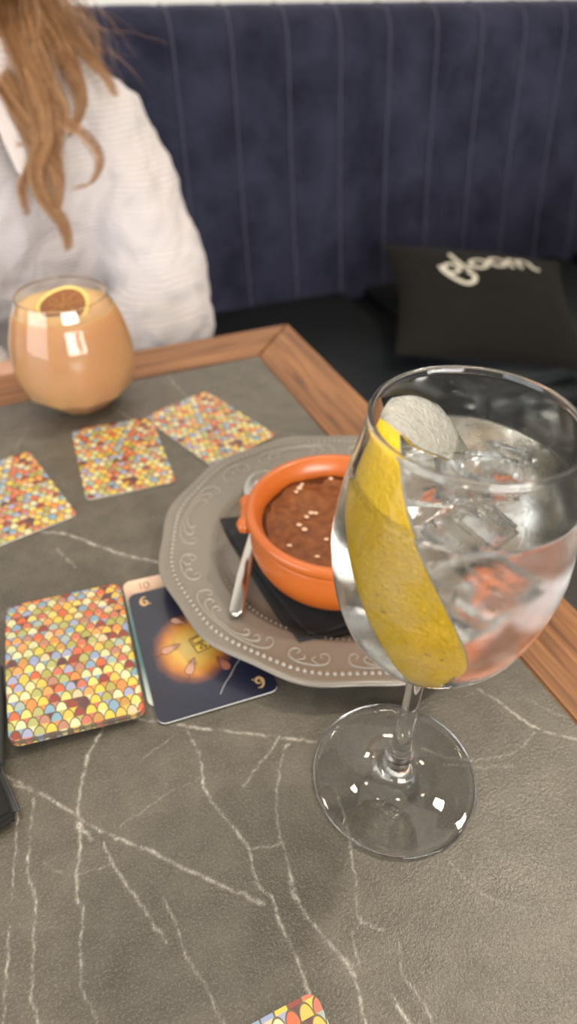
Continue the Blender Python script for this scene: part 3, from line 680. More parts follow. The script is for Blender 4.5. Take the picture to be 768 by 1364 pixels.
S.set(Base_Color=col, Roughness=.28, Coat_Weight=.5, Coat_Roughness=.1); M_night = S.m
S = NT('sunset_face'); X, Y = face_uv(S)
col = S.ramp(S.math('ADD', S.math('DIVIDE', Y, CH), S.math('ADD', .5, S.math('MULTIPLY', S.math('SUBTRACT', S.noise(60, 3), .5), .12))), [(0, (.62, .66, .55)), (.12, (.42, .52, .50)), (.30, (.10, .20, .22)), (.55, (.09, .20, .22)), (.78, (.18, .28, .27)), (.90, (.72, .46, .32)), (1, (.80, .55, .40))])
S.set(Base_Color=col, Roughness=.3, Coat_Weight=.4, Coat_Roughness=.12); M_sun = S.m
M_white = plain('card_edge_white', (.75, .74, .70), .5)
me6 = card_mesh(M_night, M_white); me10 = card_mesh(M_sun, M_white)
c6 = empty('playing_card', (-.0500, .2446, .0014), .3607); tag(c6, 'face-up dark card with a six and mice in orange glow, half under the plate', 'playing card')
o = bpy.data.objects.new('card_face', me6); C.objects.link(o); o.parent = c6
zc = CT+.00005
M_gold = plain('gold_print', (.62, .40, .18), .4); M_pink = plain('mouse_pink', (.50, .28, .20), .5); M_rose = plain('mouse_rose', (.36, .13, .09), .5); M_ink = plain('ink_line', (.10, .035, .03), .5)
M_chw = plain('cheese_yellow', (.80, .55, .10), .5)
def swirl6(cx, cy, s, rot, mat, parent, name='numeral_six'):
    bm = bmesh.new(); P = [(1.1, 2.3), (.2, 2.5), (-.6, 1.9), (-1.1, .8), (-1.0, -.5), (-.1, -1.3), (.9, -.9), (1.1, 0), (.5, .8), (-.3, .6), (-.5, -.1), (.1, -.4)]
    Q = cr(P, 50); ca, sa = math.cos(rot), math.sin(rot); Q = [(cx+s*(x*ca-y*sa), cy+s*(x*sa+y*ca)) for x, y in Q]
    ribbon(bm, Q, lambda t: s*(.25+.65*math.sin(PI*min(1, t*1.15+.02))), zc+.00003)
    x, y = 1.9, -1.1; r = s*.30; c0 = (cx+s*(x*ca-y*sa), cy+s*(x*sa+y*ca)); vs = [bm.verts.new((c0[0]+r*math.cos(k*PI/5), c0[1]+r*math.sin(k*PI/5), zc+.00003)) for k in range(10)]; bm.faces.new(vs)
    bm_obj(name, bm, mat, parent, smooth=False, fixn=False)
swirl6(-CW/2+.0085, CH/2-.0088, .0017, 0, M_gold, c6); swirl6(CW/2-.0085, -CH/2+.0088, .0017, PI, M_gold, c6)
def mouse(cx, cy, ang, s, mat):
    ca, sa = math.cos(ang), math.sin(ang); T = lambda x, y: (cx+s*(x*ca-y*sa), cy+s*(x*sa+y*ca))
    outl = [(-3.2, 0), (-2.6, 1.3), (-.8, 1.7), (1.4, 1.1), (3.0, .6), (4.3, 0), (3.0, -.6), (1.4, -1.1), (-.8, -1.6), (-2.6, -1.2)]
    Q = cr(outl+outl[:1], 44)[:-1]
    bm = bmesh.new(); bm.faces.new([bm.verts.new((*T(x, y), zc)) for x, y in Q]); b = bm_obj('mouse_figure', bm, mat, c6, smooth=False, fixn=False)
    bm = bmesh.new(); ribbon(bm, [T(x, y) for x, y in cr(outl+outl[:1], 50)], .00040, zc+.00003)
    for ex, ey in ((2.0, 1.0), (2.0, -1.0)): ribbon(bm, [T(ex+.7*math.cos(q), ey+.7*math.sin(q)) for q in np.linspace(0, 2*PI, 14)], .00022, zc+.00004)
    ribbon(bm, [T(3.0+.25*math.cos(q), .35+.25*math.sin(q)) for q in np.linspace(0, 2*PI, 8)], .0002, zc+.00004)
    ribbon(bm, [T(*q) for q in cr([(-3.2, 0), (-4.6, -.9), (-6.0, .5), (-6.6, 2.4), (-5.6, 3.2)], 26)], .0004, zc+.00003)
    q = bm_obj('ink_outline', bm, M_ink, b, smooth=False, fixn=False)
mouse(*c6loc(226, 865), .25, .00155, M_pink); mouse(*c6loc(254, 889), 1.05, .00155, M_pink); mouse(*c6loc(298, 884), 1.95, .0015, M_rose); mouse(*c6loc(236, 828), -.65, .0013, M_pink)
bm = bmesh.new(); R = Matrix.Rotation(.25, 3, 'Z')
def rp(x, y): v_ = R @ Vector((x, y, 0)); tc_ = c6loc(266, 857); return (v_.x+tc_[0], v_.y+tc_[1])
bm.faces.new([bm.verts.new((*rp(x, y), zc)) for x, y in ((-.0042, -.0055), (.0042, -.0055), (.0042, .0055), (-.0042, .0055))]); tb = bm_obj('trap_picture', bm, M_chw, c6, smooth=False, fixn=False)
bm = bmesh.new()
for a_, b_ in (((-.0042, -.0055), (.0042, -.0055)), ((.0042, -.0055), (.0042, .0055)), ((.0042, .0055), (-.0042, .0055)), ((-.0042, .0055), (-.0042, -.0055)), ((-.0042, 0), (.0042, 0)), ((-.003, .0012), (-.003, .0046)), ((-.003, .0046), (.0028, .0046)), ((.0028, .0046), (.0028, .0012)), ((.0028, .0012), (-.003, .0012)), ((-.0005, .0012), (.0018, -.0030)), ((-.0018, -.0036), (.0026, -.0040)), ((.0026, -.0040), (.0008, -.0012)), ((.0008, -.0012), (-.0018, -.0036))):
    ribbon(bm, [rp(*a_), rp(*b_)], .0006, zc+.00004)
bm_obj('ink_outline', bm, M_ink, tb, smooth=False, fixn=False)
bm = bmesh.new(); ribbon(bm, cr([(.002, -.0395), (.006, -.034), (.010, -.030), (.0155, -.0235), (.021, -.0190)], 24), .00035, zc+.00003); bm_obj('painted_reflection', bm, plain('painted_reflection', (.45, .45, .5), .5), c6, smooth=False, fixn=False)  # painted pale line standing in for the backrest edge mirrored in the card
# card ten under both
cc = up(163, 778, 0); c10 = empty('playing_card', (0, 0, .0004), .345); ca, sa = math.cos(.345), math.sin(.345)
c10.location.x = cc.x+CW/2*ca+CH/2*sa; c10.location.y = cc.y+CW/2*sa-CH/2*ca
tag(c10, 'face-up peach and teal card numbered ten, peeking out between pile and dark card', 'playing card')
o = bpy.data.objects.new('card_face', me10); C.objects.link(o); o.parent = c10
bm = bmesh.new(); s = .0011; ox, oy = -CW/2+.0125, CH/2-.0065
ribbon(bm, [(ox-3.0*s, oy+1.8*s), (ox-2.0*s, oy+2.5*s), (ox-2.0*s, oy-2.5*s)], .0006, zc+.00003)
ribbon(bm, [(ox+1.2*s+1.5*s*math.cos(q), oy+2.4*s*math.sin(q)) for q in np.linspace(0, 2*PI, 26)], .0006, zc+.00003)
bm_obj('numeral_ten', bm, plain('brown_print', (.24, .10, .06), .5), c10, smooth=False, fixn=False)

# ------------------------------------------------------------------ black case at the left edge
M_case = plain('black_case', (.012, .012, .011), .55)
case = empty('phone_case', (up(20, 1078, 0).x, up(20, 1078, 0).y, .0004)); tag(case, 'black rounded case lying at the left edge beside the card pile', 'case')
cA = up(27, 1080, .009)-case.location; e1 = (up(0, 1016, .009)-up(26, 1078, .009)); e1.z = 0; e1.normalize(); e2 = Vector((-e1.y, e1.x, 0)); e2 = e2 if e2.x < 0 else -e2
an = math.atan2(e1.y, e1.x)
bm = bmesh.new(); box(bm, 0, .15, 0, .078, 0, .0085, .0035, 4); o = bm_obj('case_body', bm, M_case, case); o.location = (cA.x, cA.y, 0); o.rotation_euler.z = an
if Matrix.Rotation(an, 3, 'Z') @ Vector((0, 1, 0)) != e2: pass
bm = bmesh.new(); fl = [up(*q, .012)-case.location for q in ((3, 886), (5, 1016), (-90, 1024), (-90, 886))]; slab(bm, [(p.x, p.y) for p in fl], .0086, .0116, .0006); bm_obj('case_flap', bm, M_case, case, smooth=False)
bm = bmesh.new(); tube(bm, [(.003, .0005, .0045), (.147, .0005, .0045)], .0006, 6); o = bm_obj('seam', bm, plain('case_seam', (.05, .045, .04), .5), case); o.location = (cA.x, cA.y, 0); o.rotation_euler.z = an

# ------------------------------------------------------------------ orange cocktail
OX, OY = -.180, .503
og = empty('tumbler', (OX, OY, .0004)); tag(og, 'stemless faceted tumbler of cloudy orange cocktail near the table edge', 'glass')
op = [(.0225, 0), (.0445, .0195), (.0480, .034), (.0488, .046), (.0470, .062), (.0425, .078), (.0385, .088), (.0352, .0965)]
NSG = 96
def facet_r(r, z, a, n=11):
    if z > .030: return r
    w_ = 1 if z <= .0196 else (0.030-z)/.0104
    s = (a % (2*PI/n))-PI/n; poly = r*math.cos(PI/n)/math.cos(s); return poly*w_+r*(1-w_)
oo = [(0, 0), (.0222, 0)]+[(.0225+(.0445-.0225)*k/6, .0003+.0192*k/6) for k in range(7)]+[tuple(v) for v in cr(op[1:], 40)[1:]]
ti = .0011
oi = [(r-ti, z) for r, z in cr(op[1:], 40)[::-1]]+[(.0445-ti-(.0445-.024)*k/6, .0195-.0155*k/6) for k in range(1, 7)]+[(0, .0038)]
bm = bmesh.new(); lathe(bm, oo+[(.0347, .0969)]+oi, 88, rfun=lambda r, z, a: facet_r(r, z, a)); o = bm_obj('glass_body', bm, M_glass, og)
for pl in o.data.polygons:
    if max(o.data.vertices[i].co.z for i in pl.vertices) < .0197: pl.use_smooth = False
LZ = .0865
lq = [(0, .0036)]+[(.0242, .0036)]+[(.0445-ti+.0003-(.0445-.024)*k/6, .0195-.0157*k/6) for k in range(5, 0, -1)]+[(r-ti+.0003, z) for r, z in cr(op[1:], 40) if z < LZ]
rl = lq[-1][0]; lq += [(rl, LZ), (rl-.001, LZ-.0004), (0, LZ-.0004)]
S = NT('cloudy_juice'); S.set(Base_Color=S.mix(S.noise(40, 3), c4(.74, .44, .21), c4(.80, .51, .27)), Roughness=.25, IOR=1.33, Subsurface_Weight=.85, Subsurface_Radius=(.03, .015, .006), Subsurface_Scale=1.0); M_juice = S.m
bm = bmesh.new(); lathe(bm, lq, 88, rfun=lambda r, z, a: facet_r(r, z, a)); liq2 = bm_obj('orange_drink', bm, M_juice); liq2.location = og.location; tag(liq2, 'cloudy orange cocktail inside the stemless tumbler', 'drink')
# dried citrus slice
p1 = up(82, 410, LZ+.004)
ls = empty('dried_citrus_slice', (p1.x, p1.y+.004, LZ+.0035)); tag(ls, 'dried citrus slice with brown flesh floating in the orange cocktail', 'garnish')
bm = bmesh.new(); RL = .0205; NL = 64
Vt = []
def wob(a): return .0012*math.sin(2*a+.6)
for (r, z) in ((RL*.86, .0011), (RL, .0016), (RL*1.02, 0), (RL, -.0012), (RL*.86, -.0009)):
    Vt.append([bm.verts.new((r*math.cos(2*PI*k/NL), r*math.sin(2*PI*k/NL)*.93, z+wob(2*PI*k/NL))) for k in range(NL)])
for a, b in zip(Vt, Vt[1:]+Vt[:1]):
    for k in range(NL): bm.faces.new((a[k], a[(k+1) % NL], b[(k+1) % NL], b[k]))
S = NT('dried_rind'); S.set(Base_Color=S.mix(S.noise(200, 3), c4(.72, .46, .10), c4(.80, .64, .25)), Roughness=.5); o_r = bm_obj('rind', bm, S.m, ls)
S = NT('dried_flesh'); S.set(Base_Color=S.mix(S.noise(500, 4), c4(.09, .02, .006), c4(.38, .13, .025)), Roughness=.35); S.bump(S.noise(400, 4), .8, .001); M_fl = S.m
for k in range(9):
    bm = bmesh.new(); a0_ = 2*PI*k/9+.04; a1 = 2*PI*(k+1)/9-.04; n = 6; top = [bm.verts.new((.0018*math.cos((a0_+a1)/2), .0018*math.sin((a0_+a1)/2), .0008))]; bot = [bm.verts.new((.0018*math.cos((a0_+a1)/2), .0018*math.sin((a0_+a1)/2), -.0006))]
    for q in range(n+1):
        a = a0_+(a1-a0_)*q/n; r = RL*.86; top.append(bm.verts.new((r*math.cos(a), r*math.sin(a)*.93, .0009+wob(a)))); bot.append(bm.verts.new((r*math.cos(a), r*math.sin(a)*.93, -.0007+wob(a))))
    bm.faces.new(top); bm.faces.new(bot[::-1])
    for q in range(len(top)): bm.faces.new((top[q], bot[q], bot[(q+1) % len(top)], top[(q+1) % len(top)]))
    bm_obj('flesh_segment', bm, M_fl, ls, smooth=False)
bm = bmesh.new()
for k in range(9): a = 2*PI*k/9; tube(bm, [(0, 0, .0006), (RL*.86*math.cos(a), RL*.86*math.sin(a)*.93, .0008+wob(a))], .0005, 6)
bm_obj('membrane', bm, plain('membrane', (.42, .20, .06), .5), ls)
ls.rotation_euler = (.42, -.14, .3)

# ------------------------------------------------------------------ cushion on the bench
BL = Vector((.1553, 1.4392, -.175)); FL = Vector((.2346, 1.1106, -.262)); BR = Vector((.517, 1.4418, -.200)); FR = FL+(BR-BL)+Vector((0, 0, -.004))
S = NT('black_cotton'); S.set(Base_Color=S.mix(S.noise(20, 3), c4(.007, .0058, .0048), c4(.011, .009, .0075)), Roughness=.9, Specular_IOR_Level=.15, Sheen_Weight=.04); S.bump(S.noise(60, 3), .4, .004); M_cush = S.m
cx_ = (FR-FL).normalized(); cy_ = (BL-FL); cy_ = (cy_-cx_*cy_.dot(cx_)).normalized(); cz_ = cx_.cross(cy_)
cen = (BL+BR+FL+FR)/4
cush = empty('cushion', cen); cush.matrix_world = Matrix(((cx_.x, cy_.x, cz_.x, cen.x), (cx_.y, cy_.y, cz_.y, cen.y), (cx_.z, cy_.z, cz_.z, cen.z), (0, 0, 0, 1)))
tag(cush, 'black square cushion with pale lettering lying on the navy bench', 'cushion')
HX, HY = .187, .172
def cush_z(u, v_): return .058*(max(0, (1-u*u)*(1-v_*v_)))**.55 + .004*noise.noise(Vector((u*2.2, v_*2.2, 3)))*(1-max(abs(u), abs(v_))**4)
def cush_xy(u, v_): k = 1-.05*(1-abs(v_))*abs(u)**3*1.0; k2 = 1-.05*(1-abs(u))*abs(v_)**3; return HX*u*k*(1-.06*(1-v_*v_)*abs(u)), HY*v_*k2*(1-.06*(1-u*u)*abs(v_))
V = []; F = []; n = 44
for sgn in (1, -1):
    for i in range(n+1):
        for j in range(n+1):
            u = math.sin(PI/2*(2*i/n-1)); v_ = math.sin(PI/2*(2*j/n-1)); x, y = cush_xy(u, v_); V.append((x, y, sgn*cush_z(u, v_)))
N = (n+1)**2
for i in range(n):
    for j in range(n): a = i*(n+1)+j; F.append((a, a+n+1, a+n+2, a+1)); F.append((N+a, N+a+1, N+a+n+2, N+a+n+1))
o = mesh_obj('cushion_cover', V, F, M_cush, cush); bm = bmesh.new(); bm.from_mesh(o.data); bmesh.ops.remove_doubles(bm, verts=bm.verts, dist=1e-5); bm.to_mesh(o.data); bm.free()
bm = bmesh.new(); P = []
for s in range(4):
    for q in range(20):
        t = -1+2*q/20; u, v_ = ((t, -1), (1, t), (-t, 1), (-1, -t))[s]; P.append((*cush_xy(u, v_), 0))
tube(bm, P+P[:1], .0022, 6); bm_obj('edge_piping', bm, M_cush, cush)
# lettering on top, drawn from strokes and laid on the cushion surface
inv = cush.matrix_world.inverted()
def stroke_on(bm, pts, wd):
    Q = cr(pts, len(pts)*8); V2 = [Vector((p[0], p[1])) for p in Q]; nq = len(V2); prev = None
    for i, p in enumerate(V2):
        t = (V2[min(i+1, nq-1)]-V2[max(i-1, 0)]).normalized(); q = Vector((-t.y, t.x))*wd/2
        r = []
        for s in (-1, -.4, .4, 1):
            x, y = p.x+q.x*s, p.y+q.y*s; u, v_ = x/HX, y/HY; r.append(bm.verts.new((x, y, cush_z(u, v_)+.0016-.0006*abs(s))))
        if prev:
            for k in range(3): bm.faces.new((prev[k], r[k], r[k+1], prev[k+1]))
        prev = r
    for e in (0, nq-1):
        p = V2[e]; vs = [bm.verts.new((p.x+wd/2*math.cos(k*PI/6), p.y+wd/2*math.sin(k*PI/6), cush_z(p.x/HX, p.y/HY)+.0013)) for k in range(12)]; bm.faces.new(vs)
M_letter = plain('letter_print', (.62, .58, .48), .7)
def ray_cush(X, Y):
    o_ = inv @ Vector((0, 0, CAM_H)); d_ = (inv.to_3x3() @ ray(X, Y)); t = .8
    while t < 2.5:
        p = o_+d_*t
        if abs(p.x) < HX and abs(p.y) < HY and p.z < cush_z(p.x/HX, p.y/HY): return p
        t += .001
    t = -o_.z/d_.z; return o_+d_*t
LP = [ray_cush(596, 362), ray_cush(716, 358)]
l0, l1 = LP[0].xy, LP[1].xy; lx = (l1-l0).normalized(); ly = Vector((-lx.y, lx.x)); Lw = (l1-l0).length
def LT(x, y): p = l0+lx*(x*Lw)+ly*(y*Lw*.82); return (p.x, p.y)
def ringp(cx, cy, rx, ry, n=12, a0=0, a1=2*PI): return [LT(cx+rx*math.cos(a0+(a1-a0)*k/n), cy+ry*math.sin(a0+(a1-a0)*k/n)) for k in range(n+1)]
WD = .046*Lw
letters = [[ringp(.055, .05, .070, .10), [LT(-.035, .12), LT(-.02, -.02), LT(.025, -.18), LT(.10, -.28), (LT(.18, -.26)), LT(.215, -.17), LT(.185, -.09)]],
           [[LT(.150, .36), LT(.165, .18), LT(.185, .04), LT(.215, -.03)]], [ringp(.345, .07, .080, .10)], [ringp(.545, .07, .080, .10)],
           [[LT(.68, -.03), LT(.68, .10), LT(.72, .16), LT(.78, .12), LT(.79, -.02)], [LT(.79, .08), LT(.84, .16), LT(.91, .13), LT(.93, -.02), LT(.97, -.05)]]]
for k, L_ in enumerate(letters):
    bm = bmesh.new()
    for st in L_: stroke_on(bm, st, WD)
    bm_obj('letter', bm, M_letter, cush, fixn=True)
# ------------------------------------------------------------------ person on the bench
person = empty('person', wl(.030, 1.085, -.298), TH)
tag(person, 'person in a pale striped shirt with long wavy auburn hair, seated on the bench', 'person')
S = NT('skin'); S.set(Base_Color=c4(.62, .36, .25), Roughness=.5, Subsurface_Weight=.3, Subsurface_Radius=(.012, .005, .003), Subsurface_Scale=.6); M_skin = S.m
S = NT('striped_shirt'); sep = S.n('ShaderNodeSeparateXYZ'); S.put(sep.inputs[0], S.coord()); wob_ = S.noise(9, 2)
st = S.math('SINE', S.math('MULTIPLY', S.math('ADD', sep.outputs[2], S.math('MULTIPLY', wob_, .02)), 1150.0)); st = S.math('SMOOTH_MAX', st, 0.0, .1)
col = S.mix(S.math('MULTIPLY', st, .50), c4(.57, .53, .53), c4(.34, .26, .21)); S.set(Base_Color=col, Roughness=.85, Sheen_Weight=.3, Specular_IOR_Level=.2)
S.bump(S.math('ADD', S.math('MULTIPLY', S.noise(14, 3, .5, dist=.8), 2.0), S.math('MULTIPLY', S.noise(900, 2), .05)), .6, .012); M_shirt = S.m
S = NT('collar_cloth'); sep = S.n('ShaderNodeSeparateXYZ'); S.put(sep.inputs[0], S.coord()); st = S.math('SMOOTH_MAX', S.math('SINE', S.math('MULTIPLY', sep.outputs[0], 1150.0)), 0.0, .1)
S.set(Base_Color=S.mix(S.math('MULTIPLY', st, .50), c4(.57, .53, .53), c4(.34, .26, .21)), Roughness=.85); M_collar = S.m
def limb(bm, ctrl, n=20, seg=20):          # ctrl: (x, y, z, r)
    Q = cr(ctrl, n); tube(bm, [q[:3] for q in Q], [max(.002, q[3]) for q in Q], seg)
    for e in (Q[0], Q[-1]): ball(bm, tuple(e[:3]), max(.002, e[3])*.99, 14, 8)
def fuse(name, bm, mat, parent, vox, it):
    o = bm_obj(name, bm, mat, parent); r = o.modifiers.new('fuse', 'REMESH'); r.mode = 'VOXEL'; r.voxel_size = vox; r.use_smooth_shade = True
    s = o.modifiers.new('relax', 'SMOOTH'); s.iterations = it; s.factor = .6; return o
HZ = .655; HY = -.085
bm = bmesh.new()
limb(bm, [(0, .0, .08, .13), (0, -.01, .2, .12), (0, -.03, .32, .12), (0, -.05, .42, .10)])
limb(bm, [(-.12, -.05, .435, .045), (0, -.05, .46, .055), (.12, -.05, .435, .045)], 10)
limb(bm, [(0, -.05, .44, .06), (0, -.055, .52, .055), (0, -.07, .59, .056)], 10)
ball(bm, (0, HY+.012, HZ+.02), (.081, .096, .095), 28, 18); ball(bm, (0, HY-.025, HZ-.035), (.065, .066, .072), 24, 16); ball(bm, (0, HY-.066, HZ-.088), (.026, .022, .020), 14, 10)
limb(bm, [(0, HY-.084, HZ+.015, .008), (0, HY-.096, HZ-.010, .010), (0, HY-.104, HZ-.026, .0135)], 8, 12)
for s in (-1, 1):
    ball(bm, (s*.013, HY-.092, HZ-.030), .009, 10, 8); ball(bm, (s*.079, HY+.012, HZ-.01), (.010, .020, .032), 12, 10); ball(bm, (s*.038, HY-.052, HZ-.030), (.026, .026, .026), 12, 10)
    limb(bm, [(s*.130, -.055, .425, .045), (s*.165, -.10, .34, .042), (s*.180, -.165, .235, .038)], 14)
    limb(bm, [(s*.180, -.165, .235, .038), (s*.13, -.22, .20, .038), (s*.035, -.265, .178, .026)], 14)
    # hand resting in the lap: palm, four fingers, thumb
    W0 = Vector((s*.035, -.265, .178)); f = Vector((-s*.75, -.58, -.25)).normalized(); acr = Vector((-s*.55, .80, 0)).normalized(); nrm = f.cross(acr).normalized()
    if nrm.z < 0: nrm = -nrm
    W0 = W0+Vector((0, -.0, .012 if s > 0 else 0))
    for q in (-1.5, -.5, .5, 1.5): limb(bm, [(*(W0+acr*q*.010), .015), (*(W0+f*.045+acr*q*.017), .0145), (*(W0+f*.078+acr*q*.0195), .0115)], 7, 10)
    for q, ln in ((-1.5, .060), (-.5, .074), (.5, .078), (1.5, .068)):
        b = W0+f*.078+acr*q*.0195; limb(bm, [(*b, .0095), (*(b+f*ln*.42-nrm*.004), .0088), (*(b+f*ln*.75-nrm*.014), .0080), (*(b+f*ln*.95-nrm*.026), .0070)], 9, 10)
    b = W0+f*.020+acr*.026; limb(bm, [(*b, .013), (*(b+f*.025+acr*.020), .011), (*(b+f*.055+acr*.024-nrm*.006), .0095), (*(b+f*.074+acr*.022-nrm*.012), .0080)], 9, 10)
    limb(bm, [(s*.085, .0, .09, .085), (s*.105, -.20, .085, .075), (s*.115, -.40, .080, .058)], 12)
    limb(bm, [(s*.115, -.40, .080, .055), (s*.115, -.43, -.05, .052), (s*.115, -.44, -.24, .042), (s*.115, -.43, -.38, .032)], 14)
    limb(bm, [(s*.115, -.42, -.405, .032), (s*.118, -.50, -.420, .026), (s*.122, -.58, -.430, .018)], 8)
fuse('body', bm, M_skin, person, .0042, 4)
M_eyew = plain('eye_white', (.80, .78, .75), .2); M_iris = plain('iris', (.10, .16, .14), .2); M_lip = plain('lip', (.45, .13, .11), .4); M_brow = plain('brow', (.22, .10, .04), .7)
for s in (-1, 1):
    bm = bmesh.new(); ball(bm, (s*.031, HY-.0735, HZ+.012), (.0140, .0110, .0062), 16, 12); e = bm_obj('eye', bm, M_eyew, person)
    bm = bmesh.new(); ball(bm, (s*.031, HY-.0825, HZ+.012), (.0052, .0030, .0052), 14, 8); bm_obj('iris', bm, M_iris, e)
    bm = bmesh.new(); tube(bm, cr([(s*.014, HY-.087, HZ+.030), (s*.032, HY-.086, HZ+.035), (s*.050, HY-.074, HZ+.029)], 9), .0026, 8, .5); bm_obj('eyebrow', bm, M_brow, person)
bm = bmesh.new(); tube(bm, cr([(-.024, HY-.079, HZ-.055), (0, HY-.092, HZ-.053), (.024, HY-.079, HZ-.055)], 11), [.001, .003, .004, .0045, .004, .0042, .004, .0045, .004, .003, .001], 8)
tube(bm, cr([(-.020, HY-.080, HZ-.060), (0, HY-.092, HZ-.063), (.020, HY-.080, HZ-.060)], 9), [.001, .003, .0045, .005, .0055, .005, .0045, .003, .001], 8); bm_obj('lips', bm, M_lip, person)
# shirt
bm = bmesh.new()
rings = []
for z, rx, ry, cy in ((.03, .165, .125, -.01), (.10, .172, .135, -.02), (.20, .172, .132, -.035), (.30, .178, .132, -.05), (.38, .182, .125, -.055), (.44, .160, .105, -.055), (.485, .125, .085, -.055), (.505, .085, .070, -.052), (.515, .066, .060, -.050)):
    rings.append([bm.verts.new((rx*math.cos(2*PI*k/40), cy+ry*math.sin(2*PI*k/40), z)) for k in range(40)])
for a, b in zip(rings, rings[1:]):
    for k in range(40): bm.faces.new((a[k], a[(k+1) % 40], b[(k+1) % 40], b[k]))
bm.faces.new(rings[0][::-1]); bm.faces.new(rings[-1])
for s in (-1, 1):
    limb(bm, [(s*.115, -.05, .430, .064), (s*.150, -.060, .402, .074), (s*.172, -.100, .330, .074), (s*.188, -.145, .262, .072), (s*.186, -.185, .212, .066), (s*.13, -.215, .195, .055), (s*.075, -.240, .184, .046)], 26, 24)
    for q in range(5):      # gathered folds on the sleeve
        t = q/4; limb(bm, [(s*(.125+.04*t), -.125-.07*t, .40-.13*t, .010), (s*(.175+.025*t), -.155-.06*t, .335-.12*t, .014), (s*(.215), -.150-.03*t, .30-.09*t, .006)], 8, 8)
for X_, Y_, D_, rr_ in ((252, 428, .93, .040), (238, 442, .915, .038), (215, 450, .905, .036)): ball(bm, tuple((Matrix.Translation(person.location) @ Matrix.Rotation(TH, 4, 'Z')).inverted() @ upd(X_, Y_, D_)), rr_, 16, 10)
sh = fuse('shirt', bm, M_shirt, person, .006, 10)
tx = bpy.data.textures.new('folds', 'CLOUDS'); tx.noise_scale = .055; tx.noise_depth = 2
dp = sh.modifiers.new('folds', 'DISPLACE'); dp.texture = tx; dp.strength = .022; dp.mid_level = .5
# collar: two flaps around the neck
for s in (-1, 1):
    V = []; F = []
    for i in range(13):
        a = math.radians(90-s*0)-s*0; t = i/12; ang = PI/2 - s*(PI*.93)*t           # from the nape round to the front
        x, y = .068*math.cos(ang), -.057+(.062+.045*t*t)*math.sin(ang)
        zt = .540-.078*t; ln = .040+.040*t**3
        for j in range(5):
            u = j/4; V.append((x*(1+.60*u*(ln/.05)), (y+.057)*(1+.45*u*(ln/.05))-.057, zt+.006*math.sin(PI*u)-ln*u*.85))
    for i in range(12):
        for j in range(4): a = i*5+j; F.append((a, a+1, a+6, a+5))
    o = mesh_obj('collar', V, F, M_collar, person); so = o.modifiers.new('thick', 'SOLIDIFY'); so.thickness = .0022; o.modifiers.new('sub', 'SUBSURF').render_levels = 1
# trousers and shoes
bm = bmesh.new(); limb(bm, [(-.07, .0, .09, .105), (.07, .0, .09, .105)], 4)
for s in (-1, 1):
    limb(bm, [(s*.085, .0, .092, .097), (s*.105, -.20, .088, .086), (s*.115, -.40, .082, .070)], 12); limb(bm, [(s*.115, -.40, .080, .068), (s*.115, -.43, -.05, .065), (s*.115, -.44, -.24, .058), (s*.115, -.435, -.36, .052)], 14)
fuse('trousers', bm, plain('denim', (.05, .07, .12), .85), person, .008, 6)
for s in (-1, 1):
    bm = bmesh.new(); limb(bm, [(s*.115, -.405, -.404, .040), (s*.118, -.50, -.412, .036), (s*.122, -.60, -.424, .025)], 10); fuse('shoe', bm, plain('shoe_leather', (.6, .58, .54), .5), person, .006, 4)
# hair: scalp cap and many strands that follow guide locks
S = NT('auburn_hair'); hn = S.noise(40, 2)
S.set(Base_Color=S.mix(hn, c4(.13, .058, .022), c4(.28, .135, .058)), Roughness=.42, Specular_IOR_Level=.45); M_hair = S.m
bm = bmesh.new(); bmesh.ops.create_uvsphere(bm, u_segments=32, v_segments=20, radius=1)
bmesh.ops.delete(bm, geom=[v for v in bm.verts if (v.co.y < -.35 and v.co.z < .42) or v.co.z < -.75], context='VERTS')
for v in bm.verts: v.co = Vector((v.co.x*.092, HY+.016+v.co.y*.108, HZ+.026+v.co.z*.108))
cap = bm_obj('hair_cap', bm, M_hair, person); so = cap.modifiers.new('thick', 'SOLIDIFY'); so.thickness = .006
pinv = (Matrix.Translation(person.location) @ Matrix.Rotation(TH, 4, 'Z')).inverted()
guides = [  # (pixel, pixel, depth) paths in front of the shoulder, spread, strands
 ([(-40,-170,.86),(-5,-60,.80),(15,40,.77),(45,110,.755),(85,160,.75),(115,182,.75),(133,212,.75),(122,243,.75),(98,250,.75)], (.020, .010, .0012), 60),
 ([(-40,-170,.86),(0,-60,.80),(30,40,.77),(55,110,.75),(66,180,.745),(52,228,.74),(62,268,.74),(84,298,.74),(93,332,.74)], (.024, .014, .0022), 230),
 ([(-60,-160,.86),(-30,-50,.80),(-10,50,.775),(20,120,.76),(50,170,.75),(70,215,.745),(78,250,.74),(76,285,.74)], (.026, .016, .0020), 190),
 ([(-30,-170,.87),(25,-60,.82),(55,10,.80),(80,60,.79),(98,100,.78),(108,140,.775),(95,180,.77)], (.024, .013, .0030), 260),
 ([(-20,-170,.88),(40,-60,.84),(72,0,.82),(98,45,.81),(122,80,.80),(142,104,.80),(155,128,.80)], (.018, .010, .0030), 130),
 ([(-70,-150,.86),(-40,-50,.80),(-25,40,.78),(0,110,.765),(30,160,.755),(48,205,.75),(30,245,.745),(38,285,.74)], (.024, .012, .0018), 120),
 ([(-90,-150,.86),(-60,-50,.80),(-45,50,.78),(-30,120,.765),(-8,165,.755),(25,195,.75)], (.028, .018, .006), 240),
 ([(-30,-170,.85),(5,-70,.80),(28,0,.775),(40,60,.76),(62,115,.75),(82,150,.75),(72,190,.745),(60,222,.742)], (.022, .013, .0025), 230),
 ([(-10,-170,.90),(50,-60,.86),(85,-10,.85),(105,20,.85),(120,60,.84),(118,95,.83)], (.016, .016, .014), 40),
]
rh = random.Random(11)
curves = []
